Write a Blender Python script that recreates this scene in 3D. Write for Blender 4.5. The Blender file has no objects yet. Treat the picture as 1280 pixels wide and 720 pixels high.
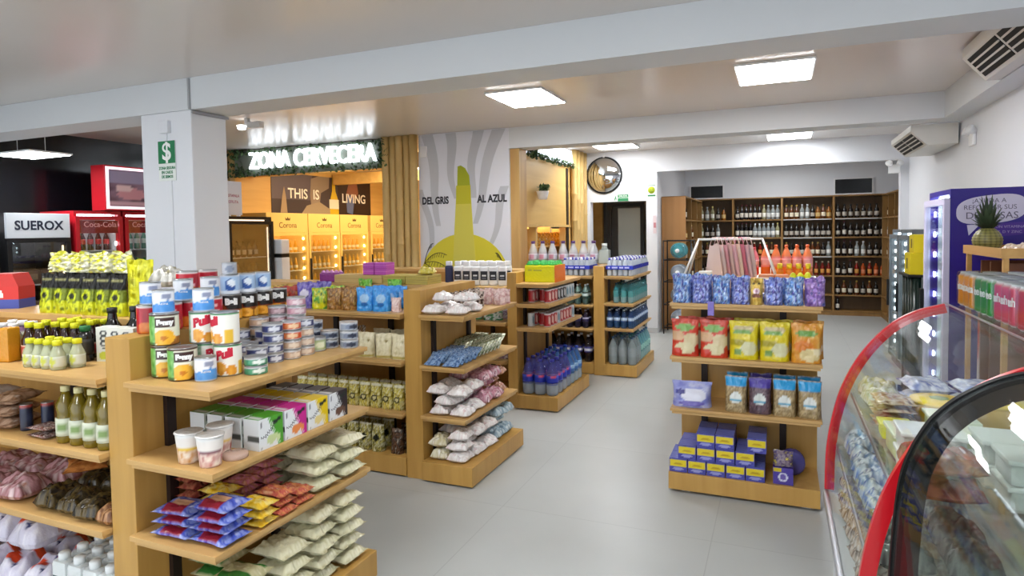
import bpy, bmesh, math, random
from mathutils import Vector, Matrix, noise
PI = math.pi
SC = bpy.context.scene
COL = SC.collection
RND = random.Random(11)

# ---------------------------------------------------------------- colours and materials
def hx(h):
    h = h.lstrip('#')
    o = []
    for i in (0, 2, 4):
        c = int(h[i:i+2], 16) / 255.0
        o.append(c / 12.92 if c <= 0.04045 else ((c + 0.055) / 1.055) ** 2.4)
    return tuple(o)
def lc(c):
    return hx(c) if isinstance(c, str) else tuple(c)
def mixc(a, b, t):
    a = lc(a); b = lc(b)
    return tuple(a[i] * (1 - t) + b[i] * t for i in range(3))
MATS = {}
def new_mat(name):
    m = bpy.data.materials.new(name); m.use_nodes = True
    return m, m.node_tree, m.node_tree.nodes['Principled BSDF']
def mat(name, col='#888888', rough=.5, metal=0.0, emit=None, es=0.0, alpha=1.0, spec=None, bump=0.0, bscale=60, var=0.0, vscale=8, trans=0.0, ior=1.45, coat=0.0, stretch=(1, 1, 1)):
    if name in MATS: return MATS[name]
    m, nt, b = new_mat(name)
    c = lc(col)
    b.inputs['Base Color'].default_value = (*c, 1)
    b.inputs['Roughness'].default_value = rough
    b.inputs['Metallic'].default_value = metal
    b.inputs['Alpha'].default_value = alpha
    b.inputs['Transmission Weight'].default_value = trans
    b.inputs['IOR'].default_value = ior
    b.inputs['Coat Weight'].default_value = coat
    if spec is not None: b.inputs['Specular IOR Level'].default_value = spec
    if emit is not None:
        b.inputs['Emission Color'].default_value = (*lc(emit), 1)
        b.inputs['Emission Strength'].default_value = es
    if var or bump:
        tc = nt.nodes.new('ShaderNodeTexCoord')
        mp = nt.nodes.new('ShaderNodeMapping'); mp.inputs['Scale'].default_value = stretch
        nt.links.new(tc.outputs['Object'], mp.inputs['Vector'])
    if var:
        n = nt.nodes.new('ShaderNodeTexNoise'); n.inputs['Scale'].default_value = vscale; n.inputs['Detail'].default_value = 5
        r = nt.nodes.new('ShaderNodeMix'); r.data_type = 'RGBA'
        nt.links.new(mp.outputs[0], n.inputs['Vector'])
        nt.links.new(n.outputs['Fac'], r.inputs['Factor'])
        r.inputs[6].default_value = (*[x * (1 - var) for x in c], 1)
        r.inputs[7].default_value = (*[min(1, x * (1 + var)) for x in c], 1)
        nt.links.new(r.outputs[2], b.inputs['Base Color'])
    if bump:
        n2 = nt.nodes.new('ShaderNodeTexNoise'); n2.inputs['Scale'].default_value = bscale; n2.inputs['Detail'].default_value = 3
        bp = nt.nodes.new('ShaderNodeBump'); bp.inputs['Strength'].default_value = bump; bp.inputs['Distance'].default_value = .01
        nt.links.new(mp.outputs[0], n2.inputs['Vector'])
        nt.links.new(n2.outputs['Fac'], bp.inputs['Height']); nt.links.new(bp.outputs[0], b.inputs['Normal'])
    MATS[name] = m
    return m
def print_mat(name, rough, metal=0.0, bump=0.0, bscale=40, coat=0.0, alpha=1.0, spec=.5):
    # printed packaging: colour comes from the mesh's own colour attribute
    if name in MATS: return MATS[name]
    m, nt, b = new_mat(name)
    a = nt.nodes.new('ShaderNodeAttribute'); a.attribute_name = 'Col'
    nt.links.new(a.outputs['Color'], b.inputs['Base Color'])
    b.inputs['Roughness'].default_value = rough; b.inputs['Metallic'].default_value = metal
    b.inputs['Coat Weight'].default_value = coat; b.inputs['Alpha'].default_value = alpha
    b.inputs['Specular IOR Level'].default_value = spec
    if bump:
        tc = nt.nodes.new('ShaderNodeTexCoord')
        n2 = nt.nodes.new('ShaderNodeTexNoise'); n2.inputs['Scale'].default_value = bscale; n2.inputs['Detail'].default_value = 2
        bp = nt.nodes.new('ShaderNodeBump'); bp.inputs['Strength'].default_value = bump; bp.inputs['Distance'].default_value = .01
        nt.links.new(tc.outputs['Object'], n2.inputs['Vector'])
        nt.links.new(n2.outputs['Fac'], bp.inputs['Height']); nt.links.new(bp.outputs[0], b.inputs['Normal'])
    MATS[name] = m
    return m
PRINT = print_mat('printed_card', .42)
PAPERP = print_mat('printed_matte', .65)
TIN = print_mat('printed_tin', .3, .0, coat=.3)
FILM = print_mat('printed_film', .26, bump=.35, bscale=55)
FOIL = print_mat('printed_foil', .3, .35, bump=.5, bscale=45)
PET = print_mat('tinted_bottle_plastic', .12, alpha=.62, spec=.7)
DRINK = print_mat('filled_glass', .08, spec=.6)
def wood_mat(name, c1, c2, rough=.45, axis=0, freq=22):
    if name in MATS: return MATS[name]
    m, nt, b = new_mat(name)
    tc = nt.nodes.new('ShaderNodeTexCoord'); mp = nt.nodes.new('ShaderNodeMapping')
    s = [freq, freq, freq]; s[axis] = freq * .08
    mp.inputs['Scale'].default_value = s
    n = nt.nodes.new('ShaderNodeTexNoise'); n.inputs['Scale'].default_value = 1.0; n.inputs['Detail'].default_value = 6; n.inputs['Distortion'].default_value = .6
    r = nt.nodes.new('ShaderNodeValToRGB')
    r.color_ramp.elements[0].position = .3; r.color_ramp.elements[0].color = (*lc(c1), 1)
    r.color_ramp.elements[1].position = .7; r.color_ramp.elements[1].color = (*lc(c2), 1)
    nt.links.new(tc.outputs['Object'], mp.inputs['Vector']); nt.links.new(mp.outputs[0], n.inputs['Vector'])
    nt.links.new(n.outputs['Fac'], r.inputs[0]); nt.links.new(r.outputs[0], b.inputs['Base Color'])
    b.inputs['Roughness'].default_value = rough
    MATS[name] = m
    return m
def clear_glass(name, tint='#ffffff', base=.05, grazing=.6, rough=.0):
    # thin pane: see-through with a reflection that grows towards grazing angles
    if name in MATS: return MATS[name]
    m = bpy.data.materials.new(name); m.use_nodes = True; nt = m.node_tree; nt.nodes.clear()
    out = nt.nodes.new('ShaderNodeOutputMaterial'); mx = nt.nodes.new('ShaderNodeMixShader')
    t = nt.nodes.new('ShaderNodeBsdfTransparent'); t.inputs['Color'].default_value = (*lc(tint), 1)
    g = nt.nodes.new('ShaderNodeBsdfGlossy'); g.inputs['Roughness'].default_value = rough
    lw = nt.nodes.new('ShaderNodeLayerWeight'); lw.inputs['Blend'].default_value = .35
    mr = nt.nodes.new('ShaderNodeMapRange'); mr.inputs['To Min'].default_value = base; mr.inputs['To Max'].default_value = grazing
    nt.links.new(lw.outputs['Fresnel'], mr.inputs['Value']); nt.links.new(mr.outputs[0], mx.inputs['Fac'])
    nt.links.new(t.outputs[0], mx.inputs[1]); nt.links.new(g.outputs[0], mx.inputs[2]); nt.links.new(mx.outputs[0], out.inputs['Surface'])
    MATS[name] = m
    return m

# ---------------------------------------------------------------- mesh builder
class MB:
    def __init__(s):
        s.v = []; s.f = []; s.c = []; s.mi = []; s.sm = []; s.cur = 0
    def add(s, verts, faces, col='#cccccc', smooth=False, mi=None):
        o = len(s.v); s.v.extend([tuple(p) for p in verts])
        many = isinstance(col, list)
        c0 = None if many else lc(col)
        for i, f in enumerate(faces):
            s.f.append([o + k for k in f])
            if many and isinstance(col[i], list): s.c.append(col[i])
            else: s.c.append(lc(col[i]) if many else c0)
            s.mi.append(s.cur if mi is None else mi); s.sm.append(smooth)
        return s
    def box(s, x0, x1, y0, y1, z0, z1, col='#cccccc', bev=0.0, mi=None):
        if bev <= 0:
            v = [(x0,y0,z0),(x1,y0,z0),(x1,y1,z0),(x0,y1,z0),(x0,y0,z1),(x1,y0,z1),(x1,y1,z1),(x0,y1,z1)]
            f = [(0,3,2,1),(4,5,6,7),(0,1,5,4),(1,2,6,5),(2,3,7,6),(3,0,4,7)]
            return s.add(v, f, col, False, mi)
        bm = bmesh.new(); bmesh.ops.create_cube(bm, size=1)
        for p in bm.verts:
            p.co = Vector((x0 + (p.co.x + .5) * (x1 - x0), y0 + (p.co.y + .5) * (y1 - y0), z0 + (p.co.z + .5) * (z1 - z0)))
        bmesh.ops.bevel(bm, geom=bm.edges[:], offset=bev, segments=2, affect='EDGES', profile=.6)
        bm.verts.index_update()
        s.add([p.co[:] for p in bm.verts], [[q.index for q in f.verts] for f in bm.faces], col, False, mi)
        bm.free(); return s
    def lathe(s, prof, seg=24, col='#cccccc', fn=None, cx=0, cy=0, smooth=True, mi=None):
        # prof: (r, z) from bottom to top; fn(angle, z) gives the printed colour; angle 0 faces -Y
        vs = []; fs = []; cs = []
        n = len(prof); vc = []
        for r, z in prof:
            if fn: vc.append([lc(fn(2 * PI * k / seg if k <= seg // 2 else 2 * PI * (k / seg - 1), z)) for k in range(seg)])
            for k in range(seg):
                a = 2 * PI * k / seg
                vs.append((cx + r * math.sin(a), cy - r * math.cos(a), z))
        for i in range(n - 1):
            for k in range(seg):
                k2 = (k + 1) % seg
                fs.append((i*seg + k, i*seg + k2, (i+1)*seg + k2, (i+1)*seg + k))
                if fn: cs.append([vc[i][k], vc[i][k2], vc[i+1][k2], vc[i+1][k]])
        caps = []
        if prof[0][0] > 1e-4: caps.append((tuple(reversed(range(seg))), 0))
        if prof[-1][0] > 1e-4: caps.append((tuple(range((n-1)*seg, n*seg)), n - 1))
        for c, i in caps:
            fs.append(c)
            if fn: cs.append(fn(0, prof[i][1]))
        return s.add(vs, fs, cs if fn else col, smooth, mi)
    def tube(s, pts, r, seg=8, col='#cccccc', closed=False, mi=None):
        pts = [Vector(p) for p in pts]; n = len(pts); vs = []; fs = []
        for i, p in enumerate(pts):
            a = pts[(i - 1) % n] if (closed or i > 0) else p
            b = pts[(i + 1) % n] if (closed or i < n - 1) else p
            t = (b - a).normalized()
            up = Vector((0, 0, 1)) if abs(t.z) < .9 else Vector((1, 0, 0))
            u = t.cross(up).normalized(); w = u.cross(t)
            rr = r[i] if isinstance(r, (list, tuple)) else r
            for k in range(seg):
                an = 2 * PI * k / seg
                vs.append(p + u * rr * math.cos(an) + w * rr * math.sin(an))
        m = n if closed else n - 1
        for i in range(m):
            j = (i + 1) % n
            for k in range(seg):
                k2 = (k + 1) % seg
                fs.append((i*seg + k, i*seg + k2, j*seg + k2, j*seg + k))
        if not closed:
            fs.append(tuple(reversed(range(seg)))); fs.append(tuple(range((n-1)*seg, n*seg)))
        return s.add(vs, fs, col, True, mi)
    def prism(s, poly, d0, d1, axis='y', col='#cccccc', mi=None, smooth=False):
        # poly of 2-D points extruded along an axis
        def P(a, b, d):
            return {'y': (a, d, b), 'x': (d, a, b), 'z': (a, b, d)}[axis]
        n = len(poly)
        vs = [P(a, b, d0) for a, b in poly] + [P(a, b, d1) for a, b in poly]
        fs = [tuple(range(n)), tuple(reversed(range(n, 2 * n)))]
        fs += [(i, n + i, n + (i + 1) % n, (i + 1) % n) for i in range(n)]
        return s.add(vs, fs, col, smooth, mi)
    def sweep(s, ax, inner, outer, d0, d1, col='#cccccc', mi=None):
        # band between two matching 2-D polylines (x,z), extruded along y
        n = len(inner); vs = []; fs = []
        for d in (d0, d1):
            vs += [(a, d, b) for a, b in inner] + [(a, d, b) for a, b in outer]
        for i in range(n - 1):
            fs += [(i, i+1, n+i+1, n+i), (2*n+i, 3*n+i, 3*n+i+1, 2*n+i+1), (i, 2*n+i, 2*n+i+1, i+1), (n+i, n+i+1, 3*n+i+1, 3*n+i)]
        fs += [(0, n, 3*n, 2*n), (n-1, 3*n-1, 4*n-1, 2*n-1)]
        return s.add(vs, fs, col, False, mi)
    def grid(s, fn, nu, nv, colfn='#cccccc', smooth=True, flip=False, mi=None):
        vs = [fn(i / nu, j / nv) for j in range(nv + 1) for i in range(nu + 1)]
        fs = []; cs = []
        if callable(colfn): vc = [lc(colfn(i / nu, j / nv)) for j in range(nv + 1) for i in range(nu + 1)]
        for j in range(nv):
            for i in range(nu):
                a = j * (nu + 1) + i
                q = (a, a + 1, a + nu + 2, a + nu + 1)
                fs.append(q[::-1] if flip else q)
                if callable(colfn): cs.append([vc[k] for k in (q[::-1] if flip else q)])
        return s.add(vs, fs, cs if callable(colfn) else colfn, smooth, mi)
    def mesh(s, name, mats):
        me = bpy.data.meshes.new(name)
        me.from_pydata(s.v, [], s.f)
        if not isinstance(mats, (list, tuple)): mats = [mats]
        for m in mats: me.materials.append(m)
        me.polygons.foreach_set('material_index', s.mi)
        me.polygons.foreach_set('use_smooth', s.sm)
        ca = me.color_attributes.new('Col', 'FLOAT_COLOR', 'CORNER')
        buf = []
        for f, c in zip(s.f, s.c):
            if isinstance(c, list):
                for q in c: buf.extend((q[0], q[1], q[2], 1.0))
            else: buf.extend((c[0], c[1], c[2], 1.0) * len(f))
        ca.data.foreach_set('color', buf)
        me.update()
        return me

# ---------------------------------------------------------------- objects
def link(name, me, parent=None, loc=(0, 0, 0), rot=(0, 0, 0), sc=1):
    o = bpy.data.objects.new(name, me); COL.objects.link(o)
    o.location = loc; o.rotation_euler = rot
    o.scale = (sc, sc, sc) if not isinstance(sc, (tuple, list)) else sc
    if parent is not None: o.parent = parent
    return o
def tag(o, label, cat, group=None):
    o['label'] = label; o['category'] = cat
    if group: o['group'] = group
    return o
def struct(name, mb, m):
    o = link(name, mb.mesh(name, m)); o['kind'] = 'structure'; return o
def empty(name, label, cat, loc=(0, 0, 0), rot=(0, 0, 0), group=None, sc=1):
    o = link(name, None, None, loc, rot, sc); o.empty_display_size = .1
    return tag(o, label, cat, group)
def part(name, mb, m, parent, loc=(0, 0, 0), rot=(0, 0, 0), label=None):
    me = mb.mesh(name, m) if isinstance(mb, MB) else mb
    o = link(name, me, parent, loc, rot)
    if label: o['label'] = label
    return o
class Kind:
    # one kind of goods: its meshes are made once, every copy is a thing of its own
    def __init__(s, name, cat, parts, h=0.0, d=0.0):
        s.name = name; s.cat = cat; s.parts = parts; s.h = h; s.d = d
    def put(s, loc, rz=0.0, label='', group=None, sc=1, rot=None):
        r = rot if rot is not None else (0, 0, rz)
        if len(s.parts) == 1 and not (len(s.parts[0]) > 3 and s.parts[0][3]):
            o = link(s.name, s.parts[0][1], None, loc, r, sc); return tag(o, label, s.cat, group)
        e = empty(s.name, label, s.cat, loc, r, group, sc)
        for p in s.parts:
            o = link(p[0], p[1], e)
            if len(p) > 2 and p[2]: o['label'] = p[2]
            if len(p) > 3:
                for q in p[3]: link(q[0], q[1], o)
        return e
def text_mesh(body, size, m, align='CENTER', extrude=.0015, offset=0.0, sx=1.0):
    cu = bpy.data.curves.new('lettering', 'FONT'); cu.body = body; cu.size = size; cu.extrude = extrude; cu.offset = offset
    cu.align_x = align; cu.align_y = 'CENTER'; cu.resolution_u = 3; cu.space_line = .9
    ob = bpy.data.objects.new('lettering', cu); COL.objects.link(ob)
    dg = bpy.context.evaluated_depsgraph_get()
    me = bpy.data.meshes.new_from_object(ob.evaluated_get(dg))
    bpy.data.objects.remove(ob); bpy.data.curves.remove(cu)
    me.materials.clear(); me.materials.append(m)
    if sx != 1.0:
        for v in me.vertices: v.co.x *= sx
    return me
def wrap_text(body, size, m, r, z, a0=0.0, sx=1.0, offset=0.0, tilt=0.0):
    # lettering bent round a can of radius r
    me = text_mesh(body, size, m, 'CENTER', .0006, offset, sx)
    for v in me.vertices:
        x, y, d = v.co
        a = a0 + x / r
        rr = r + .0008 + d
        v.co = (rr * math.sin(a), -rr * math.cos(a), z + y + x * tilt)
    return me
FACE_S = (PI / 2, 0, 0)               # lettering that faces -Y
FACE_E = (PI / 2, 0, PI / 2)          # lettering that faces +X
ORD = ['first','second','third','fourth','fifth','sixth','seventh','eighth','ninth','tenth','eleventh','twelfth','thirteenth','fourteenth','fifteenth','sixteenth','seventeenth','eighteenth','nineteenth','twentieth']
def nth(i, n, a='leftmost', b='rightmost'):
    return a if i == 0 else (b if i == n - 1 else ORD[i])
def nz(x, y, z, s=1.0):
    return noise.noise(Vector((x * s, y * s, z * s)))
# ================================================================ the room
H_CEIL = 2.9; BEAM_Z = 2.65
M_WALL = mat('white_wall_paint', '#dfe1e6', .6, var=.03, vscale=1.5)
M_CEIL = mat('ceiling_paint', '#dcd6d1', .22, var=.03, vscale=1.2, spec=.4)
M_BEAM = mat('beam_paint', '#d6d9dc', .55, var=.03, vscale=1.5)
M_BLACK = mat('black_wall_gloss', '#0c0d12', .16)
M_DARK = mat('matte_black', '#0b0b0c', .6)
M_STEEL_B = mat('black_steel', '#2a1d1a', .45, .2)
def floor_mat():
    m, nt, b = new_mat('grey_floor_tiles')
    tc = nt.nodes.new('ShaderNodeTexCoord')
    mp = nt.nodes.new('ShaderNodeMapping'); mp.inputs['Location'].default_value = (.33, .18, 0)
    br = nt.nodes.new('ShaderNodeTexBrick')
    br.offset = 0.0; br.inputs['Scale'].default_value = 1.0; br.inputs['Mortar Size'].default_value = .0025
    br.inputs['Brick Width'].default_value = 1.2; br.inputs['Row Height'].default_value = 1.2
    br.inputs['Color1'].default_value = (*hx('#b9bcba'), 1); br.inputs['Color2'].default_value = (*hx('#bcbfbd'), 1); br.inputs['Mortar'].default_value = (*hx('#a9acab'), 1)
    n = nt.nodes.new('ShaderNodeTexNoise'); n.inputs['Scale'].default_value = 3.0; n.inputs['Detail'].default_value = 6
    mx = nt.nodes.new('ShaderNodeMix'); mx.data_type = 'RGBA'; mx.blend_type = 'MULTIPLY'; mx.inputs['Factor'].default_value = .12
    nt.links.new(tc.outputs['Object'], mp.inputs['Vector']); nt.links.new(mp.outputs[0], br.inputs['Vector']); nt.links.new(tc.outputs['Object'], n.inputs['Vector'])
    nt.links.new(br.outputs['Color'], mx.inputs[6]); nt.links.new(n.outputs['Fac'], mx.inputs[7]); nt.links.new(mx.outputs[2], b.inputs['Base Color'])
    b.inputs['Roughness'].default_value = .32
    return m
M_FLOOR = floor_mat()
XL = -8.0; XR = 1.62
struct('floor', MB().box(-8.2, 2.3, -3.2, 13.7, -.1, 0), M_FLOOR)
struct('ceiling', MB().box(-8.2, 2.3, -3.2, 13.7, H_CEIL, H_CEIL + .1), M_CEIL)
struct('wall_left', MB().box(XL - .15, XL, -3.2, 7.1, 0, H_CEIL), M_BLACK)
struct('wall_right', MB().box(XR, XR + .15, -3.2, 10.1, 0, H_CEIL), M_WALL)
# ceiling beams
struct('trim_1', MB().box(XL, XR, 3.67, 4.02, BEAM_Z, H_CEIL - .001), M_BEAM)
struct('trim_2', MB().box(-3.02, XR, 7.1, 7.4, BEAM_Z, H_CEIL - .001), M_BEAM)
struct('trim_3', MB().box(XR - .2, XR, 4.02, 7.1, BEAM_Z, H_CEIL - .001), M_BEAM)
struct('trim_4', MB().box(-4.86, -4.29, 3.672, 4.018, 0, BEAM_Z - .0005, bev=.01), M_WALL)   # square column under the beam
# back wall: over the doorway, over the liquor-room opening
bw = MB()
bw.box(-3.02, -2.86, 10.1, 10.25, 0, 2.1); bw.box(-1.95, -1.78, 10.1, 10.25, 0, 2.55)
bw.box(-3.02, -1.95, 10.1, 10.25, 2.1, 2.55); bw.box(-3.02, -1.78, 10.1, 10.25, 2.55, H_CEIL); bw.box(-1.78, 1.52, 10.1, 10.25, 2.55, H_CEIL); bw.box(1.52, XR + .15, 10.1, 10.25, 0, H_CEIL)
struct('wall_back', bw, M_WALL)
# room behind the doorway
dk = MB().box(-3.6, -1.9, 12.4, 12.5, 0, H_CEIL).box(-3.7, -3.6, 10.25, 12.5, 0, H_CEIL)
struct('wall_storeroom', dk, mat('storeroom_wall', '#8f9192', .7))
door = MB().box(-2.62, -2.2, 11.0, 11.04, 0, 2.02, bev=.004)
d_o = struct('door_1', door, mat('pale_door', '#b9c2c0', .45))
part('door_handle', MB().tube([(-2.26, 10.96, 1.0), (-2.26, 10.94, 1.0), (-2.34, 10.94, 1.0)], .011), mat('chrome', '#c9ccd0', .2, 1), d_o)
struct('door_2', MB().box(-2.75, -2.68, 10.75, 10.8, 0, 2.1).box(-2.18, -2.12, 10.75, 10.8, 0, 2.1).box(-2.68, -2.18, 10.75, 10.8, 2.04, 2.1), M_DARK)
# liquor room
lq = MB().box(-2.3, 2.2, 13.42, 13.6, 0, H_CEIL)
struct('wall_liquor_back', lq, M_WALL)
struct('wall_liquor_left', MB().box(-1.93, -1.8, 10.25, 13.42, 0, H_CEIL), M_WALL)
struct('wall_liquor_right', MB().box(2.02, 2.15, 10.25, 13.42, 0, H_CEIL), M_WALL)
for i, (a, b, lo, hi) in enumerate([(-1.70, -1.03, 2.235, 2.52), (.93, 1.59, 2.235, 2.55)]):
    w = struct('window_%d' % (i + 1), MB().box(a + .025, b - .025, 13.402, 13.415, lo + .02, hi - .02), mat('black_window_pane', '#020203', .25))
    fr = MB().box(a, b, 13.38, 13.419, lo, lo + .025).box(a, b, 13.38, 13.419, hi - .025, hi).box(a, a + .025, 13.38, 13.419, lo + .025, hi - .025).box(b - .025, b, 13.38, 13.419, lo + .025, hi - .025)
    part('window_frame', fr, mat('white_frame', '#e8e8ea', .4), w)
# mural wall and beer-zone shell
WOOD_L = wood_mat('light_plywood', '#cfa45c', '#dcb56c', .5, 1, 9)
WOOD_S = wood_mat('beech_shelf', '#bd9458', '#cda66a', .42, 0, 14)
WOOD_D = wood_mat('beech_panel', '#b58a44', '#c59a52', .42, 2, 14)
WOOD_Q = wood_mat('liquor_shelf_wood', '#84602f', '#98713c', .5, 2, 12)
struct('wall_mural', MB().box(-4.29, -3.02, 7.1, 7.25, 0, H_CEIL), M_WALL)
# side wall of the beer zone (faces the aisle), with a window into it
sw = MB()
sw.box(-3.14, -3.02, 7.25, 10.1, 0, .95); sw.box(-3.14, -3.02, 7.25, 10.1, 1.72, 2.64); sw.box(-3.14, -3.02, 7.25, 7.5, .95, 1.72); sw.box(-3.14, -3.02, 9.35, 10.1, .95, 1.72); sw.box(-3.14, -3.02, 7.4, 10.1, 2.64, H_CEIL)
struct('wall_side', sw, WOOD_L)
struct('trim_5', MB().box(-3.13, -3.03, 7.5, 7.56, .95, 1.72).box(-3.13, -3.03, 8.0, 8.06, .95, 1.72).box(-3.13, -3.03, 9.29, 9.35, .95, 1.72).box(-3.015, -3.0, 7.4, 9.5, 1.70, 1.735), wood_mat('pale_pine', '#c9a05c', '#d8b370', .5, 2, 12))
struct('wall_beer_left', MB().box(XL - .15, XL, 7.1, 12.0, 0, H_CEIL), WOOD_L)
struct('wall_beer_back', MB().box(XL, -3.14, 11.9, 12.0, 0, H_CEIL), WOOD_L)
struct('trim_6', MB().box(XL, -4.83, 7.12, 7.2, 2.52, H_CEIL), wood_mat('dark_plywood', '#6b4a1f', '#7a5525', .55, 0, 12))   # lintel behind the sign
struct('trim_7', MB().box(XL + .03, -3.15, 7.9, 8.05, 2.6, 2.8).box(XL + .03, -3.15, 10.0, 10.15, 2.6, 2.8), WOOD_L)
struct('baseboard_right', MB().box(XR - .012, XR, -3, 10.1, 0, .08), mat('grey_skirting', '#b9bbbd', .5))
struct('baseboard_back', MB().box(-1.95, -1.78, 10.085, 10.1, 0, .08), MATS['grey_skirting'])

# ---- ceiling lights
M_LAMP = mat('lamp_diffuser', '#ffffff', .5, emit='#fbfdff', es=26.0)
M_LFR = mat('white_metal', '#e9e9ea', .4)
def panel(x0, x1, y0, y1, label, z=H_CEIL, cords=False):
    e = empty('ceiling_light', label, 'ceiling light', ((x0 + x1) / 2, (y0 + y1) / 2, z), group='flat square ceiling lights')
    a, b = (x1 - x0) / 2, (y1 - y0) / 2
    part('frame', MB().box(-a, a, -b, b, -.02, -.001, bev=.004), M_LFR, e)
    part('diffuser', MB().box(-a + .015, a - .015, -b + .015, b - .015, -.024, -.019), M_LAMP, e)
    if cords:
        for sx in (-1, 1):
            part('hanging_wire', MB().tube([(sx * a * .7, 0, -.002), (sx * a * .7, 0, H_CEIL - z - .001)], .003, 6), M_LFR, e)
    return e
panel(-.33, .245, 5.19, 5.9, 'square ceiling light near the right wall, between the two beams')
panel(-2.45, -1.9, 5.2, 5.9, 'square ceiling light in mid bay, nearest the mural wall')
panel(-.17, .40, 9.17, 9.75, 'small ceiling light at the back, before the liquor room')
panel(-2.55, -1.95, 9.1, 9.6, 'small ceiling light at the back, above the round mirror')
panel(-7.62, -6.95, 4.02, 4.45, 'hanging light panel at far left before the black wall', 2.55, True)
panel(-.8, -.2, 1.0, 1.6, 'square ceiling light over the camera aisle, front bay')
panel(-3.6, -3.0, .9, 1.5, 'square ceiling light over the near left shelves, front bay')
panel(-6.4, -5.8, .9, 1.5, 'square ceiling light at far left, front bay')
panel(-1.6, -1.0, -1.6, -1.0, 'square ceiling light by the street entrance, front bay')
panel(-.3, .3, 11.6, 12.2, 'square ceiling light inside the liquor room')

# ---- camera
f_px = 792.318
cd = bpy.data.cameras.new('camera'); cam = bpy.data.objects.new('camera', cd); COL.objects.link(cam)
cd.sensor_width = 36; cd.lens = f_px * 36 / 1280; cd.shift_y = -(360 - 321.792) / 1280; cd.clip_start = .02
r_ = Vector((.92113833, .38893355, -.01532548)); d_ = Vector((.00200474, -.04411339, -.99902452)); w_ = Vector((-.38923021, .92020905, -.04141424))
mw = Matrix((( r_.x, -d_.x, -w_.x, 0), (r_.y, -d_.y, -w_.y, 0), (r_.z, -d_.z, -w_.z, 1.65), (0, 0, 0, 1)))
cam.matrix_world = mw
SC.camera = cam
# ---- daylight through the open shop front behind the camera
wd = bpy.data.worlds.new('world'); SC.world = wd; wd.use_nodes = True
wd.node_tree.nodes['Background'].inputs['Color'].default_value = (.86, .93, 1.0, 1)
wd.node_tree.nodes['Background'].inputs['Strength'].default_value = 1.6
SC.view_settings.view_transform = 'Standard'; SC.view_settings.look = 'None'; SC.view_settings.gamma = 1.0; SC.view_settings.exposure = 0.55
SC.view_settings.use_curve_mapping = False
SC.cycles.transparent_max_bounces = 32
# ================================================================ wooden gondolas
def slab(x0, x1, y0, y1, ztop, t=.035, lip=None):
    # shelf board whose edge has a small step, as in the photograph
    b = MB().box(x0, x1, y0, y1, ztop - t * .55, ztop, bev=.002)
    b.box(x0 + .012, x1 - .012, y0 + .012, y1 - .012, ztop - t, ztop - t * .56)
    return b
def gondola(label, px0, px1, y0, y1, top, xs, cap, base_x, xl, run, yc, boards=True, base_h=.135, side=1):
    """end wall px0..px1 / y0..y1, end shelves from px1 to xs at the heights cap, runs from xl to px0 on both sides of the centre panel yc"""
    e = empty('shop_gondola', label, 'shelving', (px1, (y0 + y1) / 2, 0), group=None)
    ox, oy = px1, (y0 + y1) / 2
    def P(n, b, m, lab=None):
        for i, v in enumerate(b.v): b.v[i] = (v[0] - ox, v[1] - oy, v[2])
        return part(n, b, m, e, label=lab)
    P('end_panel', MB().box(px0, px1, y0 + .03, y1 - .03, 0, top, bev=.003), WOOD_D)
    ey0, ey1 = y0, y1
    for z in cap: P('end_shelf', slab(px1 + .001, xs, ey0, ey1, z), WOOD_S)
    P('end_base', MB().box(px1 + .001, base_x, ey0, ey1, .012, base_h, bev=.003), WOOD_D)
    for fy in (.2, .8):
        yy = ey0 + (ey1 - ey0) * fy
        P('upright', MB().box(px1 + .001, px1 + .022, yy - .02, yy + .02, base_h + .001, max(cap) - .04), M_STEEL_B, 'dark steel slotted upright')
    # long runs
    P('centre_panel', MB().box(xl, px0 - .001, yc - .02, yc + .02, .0, top - .03), WOOD_D)
    P('top_board', MB().box(xl, px0 - .001, yc - .05, yc + .22, top - .029, top, bev=.002), WOOD_S)
    for z in run:
        P('shelf', slab(xl, px0 - .002, y0 - .01, yc - .021, z), WOOD_S)
        P('shelf', slab(xl, px0 - .002, yc + .021, y1, z), WOOD_S)
    P('base', MB().box(xl, px0 - .002, y0 + .02, yc - .021, .012, base_h, bev=.003), WOOD_D)
    P('base', MB().box(xl, px0 - .002, yc + .021, y1 - .02, .012, base_h, bev=.003), WOOD_D)
    for fx in (.35, .85):
        P('upright', MB().box(px0 - fx - .02, px0 - fx + .02, yc - .043, yc - .021, base_h + .001, max(run) - .04), M_STEEL_B, 'dark steel slotted upright')
    return e
G1 = gondola('long wooden gondola nearest the camera at left, canned fruit on its end', -2.37, -2.235, 1.575, 2.48, 1.27, -1.80, (1.114, .826, .535), -1.775, -4.1, (1.114, .826, .53), 2.05)
G2 = gondola('second wooden gondola, baby clothes bags piled on its end shelves', -2.315, -2.185, 3.57, 4.45, 1.27, -1.85, (1.11, .775, .44), -1.81, -4.0, (1.11, .79, .44), 4.0)
G3 = gondola('wooden gondola with red drink cans and large blue water bottles', -2.34, -2.245, 5.37, 6.4, 1.265, -1.92, (1.165, .98, .76), -1.845, -4.0, (1.13, .80, .44), 5.86)
G4 = gondola('farthest wooden gondola stocked with bottled water, beside the back aisle', -1.945, -1.82, 6.92, 7.95, 1.24, -1.48, (1.13, .825, .545), -1.45, -2.87, (1.13, .80, .53), 7.42)

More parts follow.
